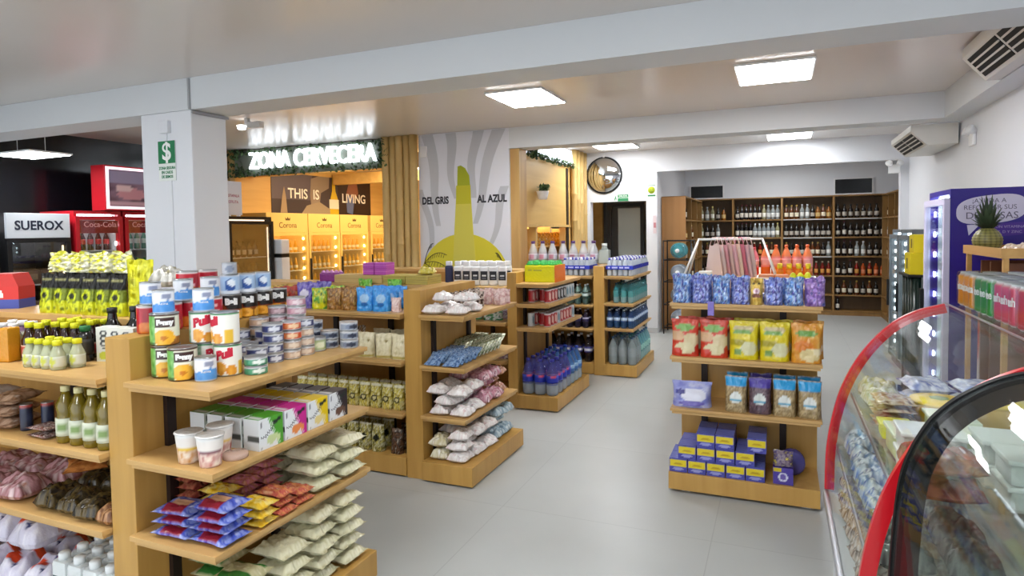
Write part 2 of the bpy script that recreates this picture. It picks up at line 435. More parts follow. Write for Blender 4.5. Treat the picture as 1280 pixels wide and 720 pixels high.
# gondola seen end-on in the right foreground
def end_gondola():
    e = empty('shop_gondola', 'wooden gondola end in the middle right with bags of snacks facing the camera', 'shelving', (-.2, 4.3, 0))
    def P(n, b, m, lab=None):
        for i, v in enumerate(b.v): b.v[i] = (v[0] + .2, v[1] - 4.3, v[2])
        return part(n, b, m, e, label=lab)
    x0, x1 = -.632, .228
    P('end_panel', MB().box(x0 + .02, x1 - .01, 4.36, 4.46, 0, 1.26, bev=.003), WOOD_D)
    for z in (1.19, .855, .53):
        b = MB().box(x0, x1, 4.0, 4.359, z - .02, z, bev=.003).box(x0 + .01, x1 - .01, 4.012, 4.359, z - .037, z - .021)
        P('end_shelf', b, WOOD_S)
    P('end_base', MB().box(x0 - .01, x1 - .01, 3.985, 4.359, .02, .128, bev=.003), WOOD_D)
    for x in (-.46, .02): P('upright', MB().box(x - .02, x + .02, 4.335, 4.359, .13, 1.15), M_STEEL_B, 'dark steel slotted upright')
    P('foot', MB().box(-.565, -.545, 4.03, 4.06, 0, .02).box(-.535, -.515, 4.03, 4.06, 0, .02), MATS['white_metal'])
    P('foot', MB().box(.12, .17, 4.03, 4.06, 0, .02), MATS['white_metal'])
    # run behind it
    P('centre_panel', MB().box(-.22, -.18, 4.461, 6.6, 0, 1.24), WOOD_D)
    P('top_board', MB().box(-.6, .2, 4.461, 6.6, 1.241, 1.262, bev=.003), WOOD_S)
    for z in (.93, .6, .3):
        P('shelf', slab(x0 + .02, -.221, 4.461, 6.6, z), WOOD_S); P('shelf', slab(-.179, x1 - .01, 4.461, 6.6, z), WOOD_S)
    P('base', MB().box(x0 + .03, x1 - .03, 4.461, 6.6, 0.0, .125), WOOD_D)
    return e
G5 = end_gondola()
# ================================================================ kinds of goods
ALU = mat('bright_aluminium', '#b9bcbf', .28, .9)
M_WHITEP = mat('white_plastic', '#e6e7e8', .35)
M_TXTW = mat('white_ink', '#f2f2f0', .5)
M_TXTR = mat('red_ink', '#c4203a', .5)
M_TXTK = mat('black_ink', '#15151a', .5)
M_TXTB = mat('blue_ink', '#1f3f9a', .5)
def ell(a, t, ca, ct, ra, rt): return ((a - ca) / ra) ** 2 + ((t - ct) / rt) ** 2 < 1
def can_kind(name, cat, r, h, fn, seg=48, rows=24, texts=(), lid=True):
    b = MB()
    prof = [(r * .93, 0), (r, .003)] + [(r, .003 + (h - .006) * (i + 1) / rows) for i in range(rows)] + [(r * .97, h)]
    def cf(a, z): return fn(a, min(max(z / h, 0), 1))
    b.lathe(prof, seg, fn=cf)
    parts = [('body', b.mesh(name + '_body', TIN))]
    if lid:
        l = MB().lathe([(r * .9, h + .0004), (r * 1.015, h + .0006), (r * 1.015, h + .0036), (r * .95, h + .0036), (r * .93, h + .0016), (r * .5, h + .0016), (.0, h + .0018)], seg)
        parts.append(('lid', l.mesh(name + '_lid', ALU), 'bright tin lid'))
    for t in texts: parts.append(('lettering', t))
    return Kind(name, cat, parts, h + .0042, 2 * r)
def peach_fn(a, t):
    if t < .05 or t > .96: return hx('#4a2a18')
    if a < -.62: 
        g = nz(a * 5, t * 6, 1)
        return mixc('#4f9a3a', '#8cc56a', .5 + g) if t > .12 else hx('#3c6b2e')
    if .82 > a > -.55 and .60 < t < .92: return hx('#3c1d16')
    if ell(a, t, .05, .27, .75, .26):
        return hx('#c9780c') if ell(a, t, .05, .26, .22, .08) else mixc('#eba81c', '#f4bd3c', .5 + nz(a * 3, t * 4, 5))
    if t < .3 and a > .5: return mixc('#b9761c', '#8a4f14', .5 + nz(a * 6, t * 6, 2))
    if a > 1.9 or a < -1.9: return hx('#d6cfb4')
    return mixc('#e8e6d2', '#cfd8a0', max(0, .6 - t))
K_PEACH = can_kind('fruit_can', 'can', .051, .118, peach_fn, texts=(wrap_text('Fanny', .026, M_TXTW, .051, .089, .12, .95, .002, .0),))
def puli_fn(a, t):
    if t < .03: return hx('#8a8a80')
    if t > .95: return hx('#4c8f5c')
    if a < -.95 and a > -1.5: return mixc('#3f8d4a', '#cfd8cf', .5 + .9 * nz(a * 9, t * 9, 3))
    if ell(a, t, -.35, .27, .42, .22) or ell(a, t, .45, .18, .4, .19): return mixc('#d98a1c', '#e8a93c', .5 + nz(a * 4, t * 5, 9))
    if a > 1.0 and a < 1.6 and t < .5: return hx('#e6b93a')
    return hx('#eceae2')
K_PULI = can_kind('fruit_can', 'can', .051, .118, puli_fn, texts=(wrap_text('Puli', .045, M_TXTR, .051, .085, -.05, .95, .003, .25),))
def bali_fn(a, t):
    if t < .04: return hx('#7c4a12')
    if t < .42:
        if ell(a, t, -.1, .2, .75, .24) or ell(a, t, 1.2, .2, .5, .22): return hx('#d98d18') if ell(a, t, -.1, .21, .25, .07) else mixc('#eda221', '#f7bd4a', .5 + nz(a * 3, t * 5, 4))
        return hx('#8a4a16')
    lim = .46 + .5 * max(0, -(a + .2)) * .9
    if t > lim and a < 1.9 and a > -1.7: return hx('#17110f')
    return mixc('#7d2f1c', '#a3522a', .5 + nz(a * 3, t * 3, 7))
K_BALI = can_kind('fruit_can', 'can', .051, .118, bali_fn, texts=(wrap_text('Bali', .04, M_TXTW, .051, .088, .12, 1.0, .003),))
def milk_fn(a, t):
    if t > .95 or t < .04: return hx('#c9ced6')
    w = .5 + .07 * math.sin(2.2 * a + .6)
    if t < w: return mixc('#3f86d2', '#5a9fe0', .5 + nz(a * 3, t * 3, 5)) if abs(a) < 2.2 else hx('#7fb0e0')
    if ell(a, t, .35, .75, .5, .12): return hx('#8c93ae')
    return hx('#e6e9ef')
K_MILK = can_kind('milk_can', 'can', .038, .085, milk_fn, 28, 14, texts=(wrap_text('Reina', .014, M_TXTW, .0382, .038, 0, 1.1),))
def moon_fn(a, t):
    if t > .94: return hx('#b9c4d6')
    if t < .2: return hx('#e9edf4')
    if ell(a, t, 0, .52, .62, .33):
        if ell(a, t, .22, .62, .5, .2): return hx('#e8f0fa')
        return hx('#1f4f9c')
    return hx('#a9c6e6')
K_MOON = can_kind('milk_can', 'can', .041, .085, moon_fn, 30, 14)
def redcan_fn(a, t):
    if t > .94: return hx('#d8d3d0')
    if t < .42 and ell(a, t, 0, .2, 1.0, .26): return mixc('#d2641c', '#e28a3a', .5 + nz(a * 6, t * 6, 2))
    if ell(a, t, .3, .72, .3, .07) or ell(a, t, .55, .45, .25, .1): return hx('#e8b9b9')
    return mixc('#a81226', '#c41f30', .5 + nz(a * 2, t * 2, 3))
K_RED = can_kind('tomato_can', 'can', .045, .108, redcan_fn, 30, 16)
K_SMALL = can_kind('small_tin', 'can', .032, .05, lambda a, t: mixc('#b4b8bf', '#7b8498', 1.0 if ell(a, t, 0, .5, .6, .3) else .1), 24, 10)
def tuna_fn(base, band, motif):
    def fn(a, t):
        if t > .9 or t < .1: return hx('#c2c4c8')
        if ell(a, t, .25, .5, .55, .28) : return hx(motif)
        if ell(a, t, -.45, .5, .35, .3): return hx(band)
        if a > 1.5 or a < -1.5: return mixc(base, '#ffffff', .35)
        return hx(base)
    return fn
def tuna_kind(word, base, band, motif, r=.042, h=.037): 
    return can_kind('tuna_can', 'can', r, h, tuna_fn(base, band, motif), 28, 6)
K_TN = tuna_kind('navy', '#2b3466', '#3a4478', '#d9dce6')
K_TP = tuna_kind('pink', '#c38fa0', '#d7b0ba', '#e6d2d6')
K_TM = tuna_kind('mauve', '#8a6a74', '#a98a92', '#d0b6ba')
K_TO = tuna_kind('orange', '#d2552b', '#e0824a', '#f0c9a0')
K_TB = tuna_kind('beige', '#b99a84', '#caa98e', '#e0cdb8')
K_TG = tuna_kind('grey', '#8d97a6', '#6f7a90', '#2d3346')
K_TY = tuna_kind('green', '#a3b47a', '#c6cf9a', '#e6e8c8', .04, .06)
K_TF = tuna_kind('flat green', '#3d8a66', '#4f9a78', '#dfe6df', .043, .03)

# ---- soft packs
def bag_mesh(w, l, t, fn, seed, m, nu=18, nv=20, wr=.004, seal=.10, name='pack'):
    """pillow pack lying flat: w along x, l along y, t thick, flat crimped ends"""
    b = MB()
    def hgt(u, v):
        a = 1 - abs(2 * u - 1) ** 3.0
        e = min(v, 1 - v) / seal
        s = min(1, max(0, (e - .55) / 1.6)); s = s * s * (3 - 2 * s)
        return max(0, a) ** .6 * s
    def pos(u, v, side):
        k = hgt(u, v)
        x = (u - .5) * w * (1 - .10 * math.sin(PI * v) * (1 if t > .02 else .4)); y = (v - .5) * l
        n1 = nz(u * 3.2, v * 3.2, seed * 3.7) ; n2 = nz(u * 8, v * 8, seed * 1.9 + 4)
        z = t * .5 * k * (1 + .28 * n1)
        if side > 0: z = t * .5 + z + wr * n2 * (.4 + k)
        else: z = t * .5 - t * .5 * k * (1 + .05 * n1)
        if k < .02: z += .5 * wr * n1
        x += wr * nz(v * 5, seed, 2.2); y += wr * 1.2 * nz(u * 5, seed, 7.1)
        return (x, y, max(z, .0004))
    b.grid(lambda u, v: pos(u, v, 1), nu, nv, fn)
    b.grid(lambda u, v: pos(u, v, -1), nu, nv, fn, flip=True)
    return b.mesh(name, m)
def pouch_mesh(w, d, h, fn, seed, m, name='pouch', nu=20, nv=20, wr=.006, top=.9):
    """standing pouch: full base, narrowing to a flat seam at the top; printed front faces -Y"""
    b = MB()
    def dep(v): return d * .5 * max(.03, (1 - max(0, (v - .12) / .88) ** 1.9)) * (.9 + .1 * min(1, v / .1))
    def pos(u, v, side):
        s = 2 * u - 1
        a = (1 - abs(s) ** 4) ** .5 if abs(s) < 1 else 0
        x = s * w * .5 * (1 - .05 * math.sin(PI * v) + (0 if v < top else .02))
        n1 = nz(u * 3, v * 3, seed * 2.3); n2 = nz(u * 8 + 3, v * 8, seed)
        y = -side * dep(v) * a * (1 + .25 * n1) - side * wr * n2 * (.3 + a) 
        if v > .9: y = y * .4 + wr * 1.6 * nz(u * 4, seed, 1)
        z = v * h + (wr * 1.5 * nz(u * 3, seed, 9) if v > .95 else 0)
        return (x, y, max(z, 0))
    b.grid(lambda u, v: pos(u, v, 1), nu, nv, fn)
    b.grid(lambda u, v: pos(u, v, -1), nu, nv, fn, flip=True)
    bot = [pos(i / nu, 0, 1) for i in range(nu + 1)] + [pos(i / nu, 0, -1) for i in range(nu, -1, -1)]
    b.add(bot, [tuple(reversed(range(len(bot))))], fn(.5, 0))
    return b.mesh(name, m)
def lump_mesh(w, l, t, fn, seed, m, name='pack', nu=20, nv=20, wr=.012):
    """crumpled see-through bag of soft goods, irregular outline"""
    b = MB()
    def pos(u, v, side):
        s, q = 2 * u - 1, 2 * v - 1
        k = max(0, (1 - abs(s) ** 3) * (1 - abs(q) ** 3)) ** .5
        n1 = nz(u * 3, v * 3, seed * 4.1); n2 = nz(u * 7, v * 7, seed * 2.7)
        x = s * w * .5 * (1 + .18 * nz(v * 2.5, seed, 3)); y = q * l * .5 * (1 + .18 * nz(u * 2.5, seed, 8))
        z = t * (.35 + .65 * k * (1 + .5 * n1)) + wr * n2 if side > 0 else t * .3 * (1 - k)
        return (x, y, max(z if k > .02 else t * .33, 0.0005))
    b.grid(lambda u, v: pos(u, v, 1), nu, nv, fn)
    b.grid(lambda u, v: pos(u, v, -1), nu, nv, fn, flip=True)
    return b.mesh(name, m)
def speckle(cols, s=5, seed=0):
    cols = [lc(c) for c in cols]
    def fn(u, v):
        n = .5 + .75 * nz(u * s, v * s, seed) + .25 * nz(u * s * 3, v * s * 3, seed + 5)
        q = min(.999, max(0, n)) * (len(cols) - 1); i = int(q)
        t = q - i; t = t * t * (3 - 2 * t)
        return mixc(cols[i], cols[min(i + 1, len(cols) - 1)], t)
    return fn
def banded(bands, jit=.03, seed=0):
    # bands: list of (limit, colour) along v
    def fn(u, v):
        q = v + jit * nz(u * 4, v * 4, seed)
        for lim, c in bands:
            if q < lim: return lc(c)
        return lc(bands[-1][1])
    return fn
def shapes(base, lst):
    # lst: (u, v, ru, rv, colour) ellipses or ('r', u0, u1, v0, v1, colour) blocks, later wins
    base = lc(base) if not callable(base) else base
    def fn(u, v):
        c = base(u, v) if callable(base) else base
        for s in lst:
            if s[0] == 'r':
                if s[1] < u < s[2] and s[3] < v < s[4]: c = lc(s[5])
            elif ell(u, v, s[0], s[1], s[2], s[3]): c = lc(s[4])
        return c
    return fn
class Bags:
    # a family of look-alike soft packs: a few differently creased meshes
    def __init__(s, name, cat, maker, n=3):
        ms = [maker(i) for i in range(n)]; s.i = 0
        s.k = [Kind(name, cat, [(name, m)]) for m in ms]
        s.top = max(v.co.z for m in ms for v in m.vertices)
    def put(s, *a, **k):
        s.i += 1
        return s.k[s.i % len(s.k)].put(*a, **k)
def flatbags(name, w, l, t, fn, m=None, n=3, cat='bag', **kw):
    b = Bags(name, cat, lambda i: bag_mesh(w, l, t, fn, i + 1 + len(name), m or FILM, name=name, **kw), n); b.t = t; return b
def pouches(name, w, d, h, fn, m=None, n=3, cat='bag', **kw):
    b = Bags(name, cat, lambda i: pouch_mesh(w, d, h, fn, i + 1 + len(name), m or FILM, name=name, **kw), n); b.h = h; return b
def lumps(name, w, l, t, fn, m=None, n=3, cat='bag', **kw):
    b = Bags(name, cat, lambda i: lump_mesh(w, l, t, fn, i + 1 + len(name), m or FILM, name=name, **kw), n); b.t = t; return b
def pile(fam, x0, y0, z0, nx, ny, nz_, dx, dy, dz, rz, lab, group, jx=.012, jr=.12, skip=()):
    """stacked packs: nx across, ny deep, nz_ high; lab(i, j, k) -> label"""
    for k in range(nz_):
        for j in range(ny):
            for i in range(nx):
                if (i, j, k) in skip: continue
                fam.put((x0 + i * dx + RND.uniform(-jx, jx), y0 + j * dy + RND.uniform(-jx, jx), z0 + k * dz + .001), rz + RND.uniform(-jr, jr), lab(i, j, k), group)

# ---- bottles
def bottle_kind(name, prof, bands, cap=None, capcol='#dddddd', label=None, m=None, seg=18, cat='bottle', capm=None, texts=()):
    """prof (r,z); bands colour by height fraction; cap (r, z0, z1); label (z0, z1, colour fn or colour)"""
    h = prof[-1][1]
    # subdivide the profile so printed bands land where they should
    pr = []
    for (r0, z0), (r1, z1) in zip(prof[:-1], prof[1:]):
        n = max(1, int((z1 - z0) / h * 12))
        pr += [(r0 + (r1 - r0) * i / n, z0 + (z1 - z0) * i / n) for i in range(n)]
    pr.append(prof[-1])
    def fn(a, z):
        t = z / h
        for lim, c in bands:
            if t <= lim: return lc(c)
        return lc(bands[-1][1])
    parts = [('body', MB().lathe(pr, seg, fn=fn).mesh(name + '_body', m or DRINK))]
    if label:
        z0, z1, c = label
        def rad(z):
            for (r0, a), (r1, b_) in zip(prof[:-1], prof[1:]):
                if a <= z <= b_: return r0 + (r1 - r0) * ((z - a) / max(1e-6, b_ - a))
            return prof[0][0]
        rr = max(rad(z0), rad(z1), rad((z0 + z1) / 2)) + .0012
        lm = MB(); n = 5
        vs_prof = [(rr, z0 + (z1 - z0) * i / n) for i in range(n + 1)]
        lfn = c if callable(c) else (lambda a, t: lc(c))
        lm.lathe(vs_prof, seg, fn=lambda a, z: lfn(a, (z - z0) / (z1 - z0)))
        parts.append(('label', lm.mesh(name + '_label', PRINT), None))
    if cap:
        r, z0, z1 = cap
        parts.append(('cap', MB().lathe([(r, z0), (r, z1 - .002), (r * .9, z1), (0, z1)], 14, capcol).mesh(name + '_cap', capm or PRINT), None))
    for t in texts: parts.append(('lettering', t))
    k = Kind(name, cat, parts, h); return k
def carton_mesh(w, d, h, front, side, top, nu=14, nv=14, name='carton', m=None, bev=0):
    """carton standing on z=0, printed front at -Y; front(u,v) etc are colours or functions"""
    b = MB()
    F = lambda c: c if callable(c) else (lambda u, v: lc(c))
    b.grid(lambda u, v: ((u - .5) * w, -d / 2, v * h), nu, nv, F(front), False)
    b.grid(lambda u, v: ((.5 - u) * w, d / 2, v * h), 2, 2, F(front) if not callable(front) else (lambda u, v: front(u, v)), False)
    b.grid(lambda u, v: (w / 2, (u - .5) * d, v * h), max(4, nu // 2), nv, F(side), False)
    b.grid(lambda u, v: (-w / 2, (.5 - u) * d, v * h), max(4, nu // 2), nv, F(side), False)
    b.grid(lambda u, v: ((u - .5) * w, (v - .5) * d, h), 6, 6, F(top), False)
    b.add([(-w/2,-d/2,0),(w/2,-d/2,0),(w/2,d/2,0),(-w/2,d/2,0)], [(3,2,1,0)], F(side)(.5, .5))
    return b.mesh(name, m or PRINT)
# ================================================================ goods on the nearest gondola (end shelves)
RZ = .86
def layer(k, n): return 'bottom' if k == 0 else ('topmost' if k == n - 1 else ORD[k] + ' up')
Z1 = 1.1145
g = 'peach cans at the near end of the top shelf'
K_PEACH.put((-2.178, 1.712, Z1), RZ - .1, 'green peach can on the top end shelf, against the wooden end panel', g)
K_PEACH.put((-2.068, 1.695, Z1), RZ, 'green peach can at the front, beside the low blue milk can', g)
K_PEACH.put((-2.172, 1.706, Z1 + .1225), RZ - .05, 'green peach can stacked on another peach can', g)
g = 'white fruit cans with red script'
K_PULI.put((-2.062, 1.812, Z1), RZ + .5, 'white fruit can hidden behind the low blue milk can', g)
K_PULI.put((-1.95, 1.812, Z1), RZ - .25, 'white fruit can standing on the shelf just right of the low milk can', g)
K_PULI.put((-2.075, 1.80, Z1 + .1225), RZ - .1, 'white fruit can in the upper layer, left one with the script facing out', g)
K_PULI.put((-1.968, 1.806, Z1 + .1225), RZ - 1.1, 'white fruit can in the upper layer, right one turned to its plain back', g)
g = 'blue and white milk cans'
K_MILK.put((-1.966, 1.708, Z1), RZ, 'blue and white milk can standing alone at the front of the top shelf', g)
K_MILK.put((-2.165, 1.70, Z1 + .245), RZ, 'blue and white milk can on top of the stacked green peach can', g)
K_MILK.put((-2.06, 1.79, Z1 + .245), RZ, 'blue and white milk can on top of the left white fruit can', g)
ZT = 1.2705
g = 'red tomato cans on the end panel'
for i, y in enumerate((1.745, 1.84, 1.935, 2.045)):
    K_RED.put((-2.305, y, ZT), RZ, 'red can in the row on the end panel top, %s from the near end' % ORD[i], g)
for i, y in enumerate((1.75, 1.90, 2.035)):
    K_MILK.put((-2.30, y, ZT + .1125), RZ, 'blue and white milk can on a red can along the panel top, ' + ('nearest', 'middle one', 'farthest')[i], 'blue and white milk cans')
for i, (x, y) in enumerate(((-2.43, 2.03), (-2.44, 2.145))):
    for k in range(2): K_RED.put((x, y, ZT + .1125 * k), RZ, '%s red can of the %s pair behind the milk cans' % (('lower', 'upper')[k], ('nearer', 'farther')[i]), 'red tomato cans behind the milk cans')
for i in range(4):
    K_BALI.put((-2.30, 2.145 + .0965 * i * 1.0, ZT), RZ - .1, 'black and orange peach can on the end panel, %s from the near end' % ORD[i], 'black peach cans on the end panel', sc=.93)
for i in range(3):
    K_MOON.put((-2.30, 2.145 + .0965 * i, ZT + .1145), RZ, 'pale blue can with a dark crescent on a black peach can, ' + ('nearest', 'middle one', 'farthest')[i], 'pale blue milk cans')
K_SMALL.put((-2.30, 2.145, ZT + .1145 + .0895), RZ, 'small grey tin topping the nearest pale blue crescent can')
# tuna cans, every can of every stack
TUNA = [(-2.185, 2.085, [K_TN]*3, 'back left navy stack'), (-2.092, 2.135, [K_TN]*3, 'navy stack behind the cream one'), (-2.068, 2.015, [K_TN]*2, 'low navy stack at the left'),
        (-1.968, 1.962, [K_TB, K_TN], 'front low stack'), (-1.972, 2.055, [K_TN]*4, 'tall navy stack at the front'), (-1.955, 2.145, [K_TB, K_TB, K_TO, K_TO], 'front stack with orange cans on top'),
        (-1.96, 2.235, [K_TB, K_TB, K_TB, K_TN], 'beige front stack with a navy can on top'), (-1.962, 2.41, [K_TG]*2, 'low grey stack near the far end'),
        (-1.87, 2.435, [K_TG]*3, 'grey stack at the far front corner'), (-2.06, 2.415, [K_TG]*3, 'grey stack behind the pink tower'),
        (-2.065, 2.305, [K_TP]*6, 'tall pink tower'), (-2.155, 2.282, [K_TM]*5, 'mauve stack left of the pink tower'), (-2.175, 2.185, [K_TB]*4, 'beige stack at the back')]
word = {id(K_TN): 'navy', id(K_TP): 'pink', id(K_TM): 'mauve', id(K_TO): 'orange', id(K_TB): 'beige', id(K_TG): 'grey'}
for x, y, ks, nm in TUNA:
    for k, kd in enumerate(ks):
        kd.put((x + RND.uniform(-.002, .002), y + RND.uniform(-.002, .002), Z1 + k * .0415), RZ + RND.uniform(-.25, .25), '%s tuna can, %s in the %s' % (word[id(kd)], layer(k, len(ks)), nm), 'stacked tuna cans')
K_TY.put((-1.965, 2.322, Z1), RZ, 'pale green tin on the shelf between the beige and the grey tuna stacks')
for k in range(2): K_TF.put((-1.885, 1.86, Z1 + .0345 * k), RZ, ('lower', 'upper')[k] + ' flat green tin at the shelf edge right of the white fruit cans', 'flat green tins')
# second shelf: noodle cups and cartons
Z2 = .8265
def cup(col1, col2):
    r0, r1, h = .036, .047, .112
    b = MB(); n = 12
    def fn(a, z):
        t = z / h
        if t > .9: return hx('#ececea')
        if t > .58: return hx('#e8e2dc')
        if t > .42 and abs(a) < 1.1: return lc(col2)
        return mixc(col1, '#f0e6d8', .5 + nz(a * 3, t * 5, 2))
    b.lathe([(r0 + (r1 - r0) * i / n, h * i / n) for i in range(n + 1)], 28, fn=fn)
    l = MB().lathe([(r1 + .003, h - .004), (r1 + .003, h), (r1 - .004, h + .002), (0, h + .002)], 28, '#e6e6e4')
    return Kind('noodle_cup', 'cup', [('cup_body', b.mesh('cup_body', PRINT)), ('lid', l.mesh('cup_lid', FOIL), 'pale foil lid')])
cup('#c9872c', '#e6c22c').put((-1.99, 1.645, Z2), RZ, 'instant noodle cup with a yellow band, nearest the end panel', 'noodle cups')
cup('#b8696a', '#7d4a58').put((-1.885, 1.645, Z2), RZ, 'instant noodle cup with a mauve band at the shelf corner', 'noodle cups')
cup('#a8443a', '#e0c060').put((-1.95, 1.748, Z2), RZ, 'instant noodle cup with a dark red base beside the green carton', 'noodle cups')
cl = MB().lathe([(.044, 0), (.046, .002), (.046, .016), (.041, .021), (0, .021)], 24, '#d9b9a8')
tag(link('plastic_lid', cl.mesh('plastic_lid', PET), None, (-1.862, 1.735, Z2)), 'clear plastic lid lying on the second shelf before the cups', 'lid')
M_INK = mat('dark_ink', '#3a3a40', .5)
def tea(colr, fruit):
    def front(u, v):
        d = u - .35 - (1 - v) * .45
        if d > 0:
            if ell(u, v, .72, .25, .16, .14): return hx(fruit)
            if ell(u, v, .68, .80, .11, .075) or ell(u, v, .86, .86, .09, .075): return hx('#1e2a24')
            return lc(colr) if not (.05 < d < .09) else mixc(colr, '#ffffff', .5)
        for q in (.12, .28, .44):
            if ell(u, v, .10, q, .045, .06) and not ell(u, v, .10, q, .025, .035): return hx('#8f949a')
        if .06 < u < .15 and .7 < v < .9: return hx('#4a4d55')
        if ell(u, v, .5, .26, .18, .16): return hx(fruit)
        return hx('#e3e5e6')
    def side(u, v): return hx('#4b4f4c') if .25 < v < .45 and u > .2 else hx('#d2d5d6')
    m = carton_mesh(.125, .078, .12, front, side, shapes(colr, [('r', 0, .25, 0, 1, '#dfe2e2')]), 20, 16, name='tea_carton')
    c, s = math.cos(.6), math.sin(.6); sq = []
    for q in range(26):
        x = -.042 + .084 * q / 25; y = .009 * math.sin(q * 1.9) + (.008 if q < 4 else 0)
        sq.append((x * c - y * s - .012, -.0392, .062 + x * s + y * c))
    t = MB().tube(sq, .0011, 4).mesh('script_line', M_INK)
    return Kind('tea_carton', 'box', [('box_body', m), ('script_line', t)])
TEA = [('green', tea('#4f9e2f', '#c7d49a')), ('pink', tea('#c8248c', '#e58a4a')), ('yellow', tea('#e6c512', '#e4d08a')), ('black and white', tea('#2b2126', '#6a4a3a'))]
for i, (w, k) in enumerate(TEA):
    for r in range(4):
        k.put((-1.858 - r * .094, 1.873 + i * .136, Z2), PI / 2 + RND.uniform(-.015, .015), '%s tea carton, %s' % (w, ('at the shelf edge', 'second from the shelf edge', 'third from the shelf edge', 'at the back of its file')[r]), 'tea cartons on the second shelf')
# third shelf: stacked packs and rice
Z3 = .5355
SNACK_BLUE = flatbags('cracker_pack', .14, .172, .034, shapes(speckle(['#2b3a9a', '#4a5cc0', '#8d9ad8', '#c9cfe8'], 7, 3), [('r', .0, .36, .22, .78, '#8f2436'), ('r', .36, .62, .25, .75, '#c79a78'), ('r', .62, .70, .25, .75, '#2b3a9a')]), cat='packet')
for s, (x, y, n, wd) in enumerate([(-1.89, 1.685, 4, 'front corner'), (-2.075, 1.675, 3, 'end panel')]):
    for k in range(n): SNACK_BLUE.put((x + RND.uniform(-.006, .006), y + RND.uniform(-.006, .006), Z3 + k * (SNACK_BLUE.top + .0008)), PI / 2 + .05 + RND.uniform(-.08, .08), 'blue and red cracker packet, %s in the stack by the %s' % (layer(k, n), wd), 'blue cracker packets')
YEL = flatbags('yellow_packet', .1, .14, .03, speckle(['#d9a818', '#efc63a', '#e8d27a', '#c77f1e'], 5, 8), cat='packet')
PNK = flatbags('pink_packet', .1, .13, .027, speckle(['#b8506a', '#d98aa0', '#c9806a', '#d7a08a'], 6, 4), cat='packet')
ORG = flatbags('orange_packet', .1, .15, .028, speckle(['#c46a3e', '#d98f5c', '#b84a4a', '#e0b48a'], 6, 5), cat='packet')
BRN = flatbags('brown_packet', .12, .10, .03, speckle(['#6a2c26', '#8d3e34', '#a8644a', '#4e2420'], 6, 6), cat='packet')
def stack(fam, x, y, z, n, dz, rz, what, where, group, jr=.12):
    for k in range(n): fam.put((x + RND.uniform(-.008, .008), y + RND.uniform(-.008, .008), z + k * (fam.top + .0008)), rz + RND.uniform(-jr, jr), '%s, %s of the stack %s' % (what, layer(k, n), where), group)
stack(YEL, -1.865, 1.825, Z3, 3, .031, PI / 2, 'yellow snack packet', 'beside the blue packets', 'yellow packets on the third shelf')
stack(YEL, -2.03, 1.81, Z3, 4, .031, PI / 2, 'yellow snack packet', 'behind the edge stack', 'yellow packets on the third shelf')
stack(ORG, -1.875, 1.945, Z3, 3, .029, PI / 2, 'orange snack packet', 'at the middle of the third shelf edge', 'orange packets on the third shelf')
stack(PNK, -2.035, 1.93, Z3, 4, .028, PI / 2, 'pink snack packet', 'behind the orange ones', 'pink packets on the third shelf')
stack(PNK, -2.035, 2.04, Z3, 5, .028, PI / 2, 'pink snack packet', 'against the rice bags', 'pink packets on the third shelf')
stack(BRN, -2.16, 1.81, Z3, 6, .031, PI / 2, 'dark red packet', 'at the back by the upright', 'dark red packets on the third shelf')
stack(BRN, -2.16, 1.95, Z3, 6, .031, PI / 2, 'dark red packet', 'at the back, middle of the shelf', 'dark red packets on the third shelf')
stack(ORG, -1.875, 2.055, Z3, 2, .029, PI / 2, 'orange snack packet', 'at the edge touching the rice', 'orange packets on the third shelf')
RICE = flatbags('rice_bag', .165, .195, .056, speckle(['#c9c39c', '#d3ceac', '#dcd8ba', '#c2bb92'], 9, 2), wr=.007, seal=.08)
stack(RICE, -1.90, 2.19, Z3, 3, .061, PI / 2 - .06, 'clear rice bag', 'at the third shelf edge', 'rice bags on the third shelf', .08)
stack(RICE, -1.90, 2.375, Z3, 3, .061, PI / 2 - .06, 'clear rice bag', 'at the third shelf far end', 'rice bags on the third shelf', .08)
stack(RICE, -2.105, 2.185, Z3, 3, .061, PI / 2, 'clear rice bag', 'third shelf, back row', 'rice bags on the third shelf', .08)
stack(RICE, -2.105, 2.375, Z3, 3, .061, PI / 2, 'clear rice bag', 'third shelf, back far corner', 'rice bags on the third shelf', .08)
# base: more rice, some green bags
Z4 = .1355
stack(RICE, -1.895, 2.35, Z4, 5, .061, PI / 2, 'white rice bag on the base', 'at the far front corner', 'rice bags on the base', .1)
stack(RICE, -1.895, 2.165, Z4, 5, .061, PI / 2 + .1, 'white rice bag on the base', 'at the front, middle', 'rice bags on the base', .1)
stack(RICE, -2.10, 2.32, Z4, 5, .061, PI / 2, 'white rice bag on the base', 'behind the far corner', 'rice bags on the base', .1)
stack(RICE, -1.89, 1.985, Z4, 4, .061, PI / 2, 'white rice bag on the base', 'before the green bags', 'rice bags on the base', .1)
GRN = flatbags('green_bag', .15, .19, .055, shapes(speckle(['#c3bd96', '#b3ae84', '#d2cdaa'], 8, 2), [('r', 0, .32, .1, .9, '#2f6a2c'), ('r', .8, 1, .1, .9, '#3c7a34')]))
stack(GRN, -1.90, 1.785, Z4, 4, .056, PI / 2 + .15, 'green edged bag on the base', 'toward the near end', 'green grain bags on the base')
stack(GRN, -2.10, 1.87, Z4, 4, .056, PI / 2, 'green edged bag on the base', 'at the back, near end', 'green grain bags on the base')

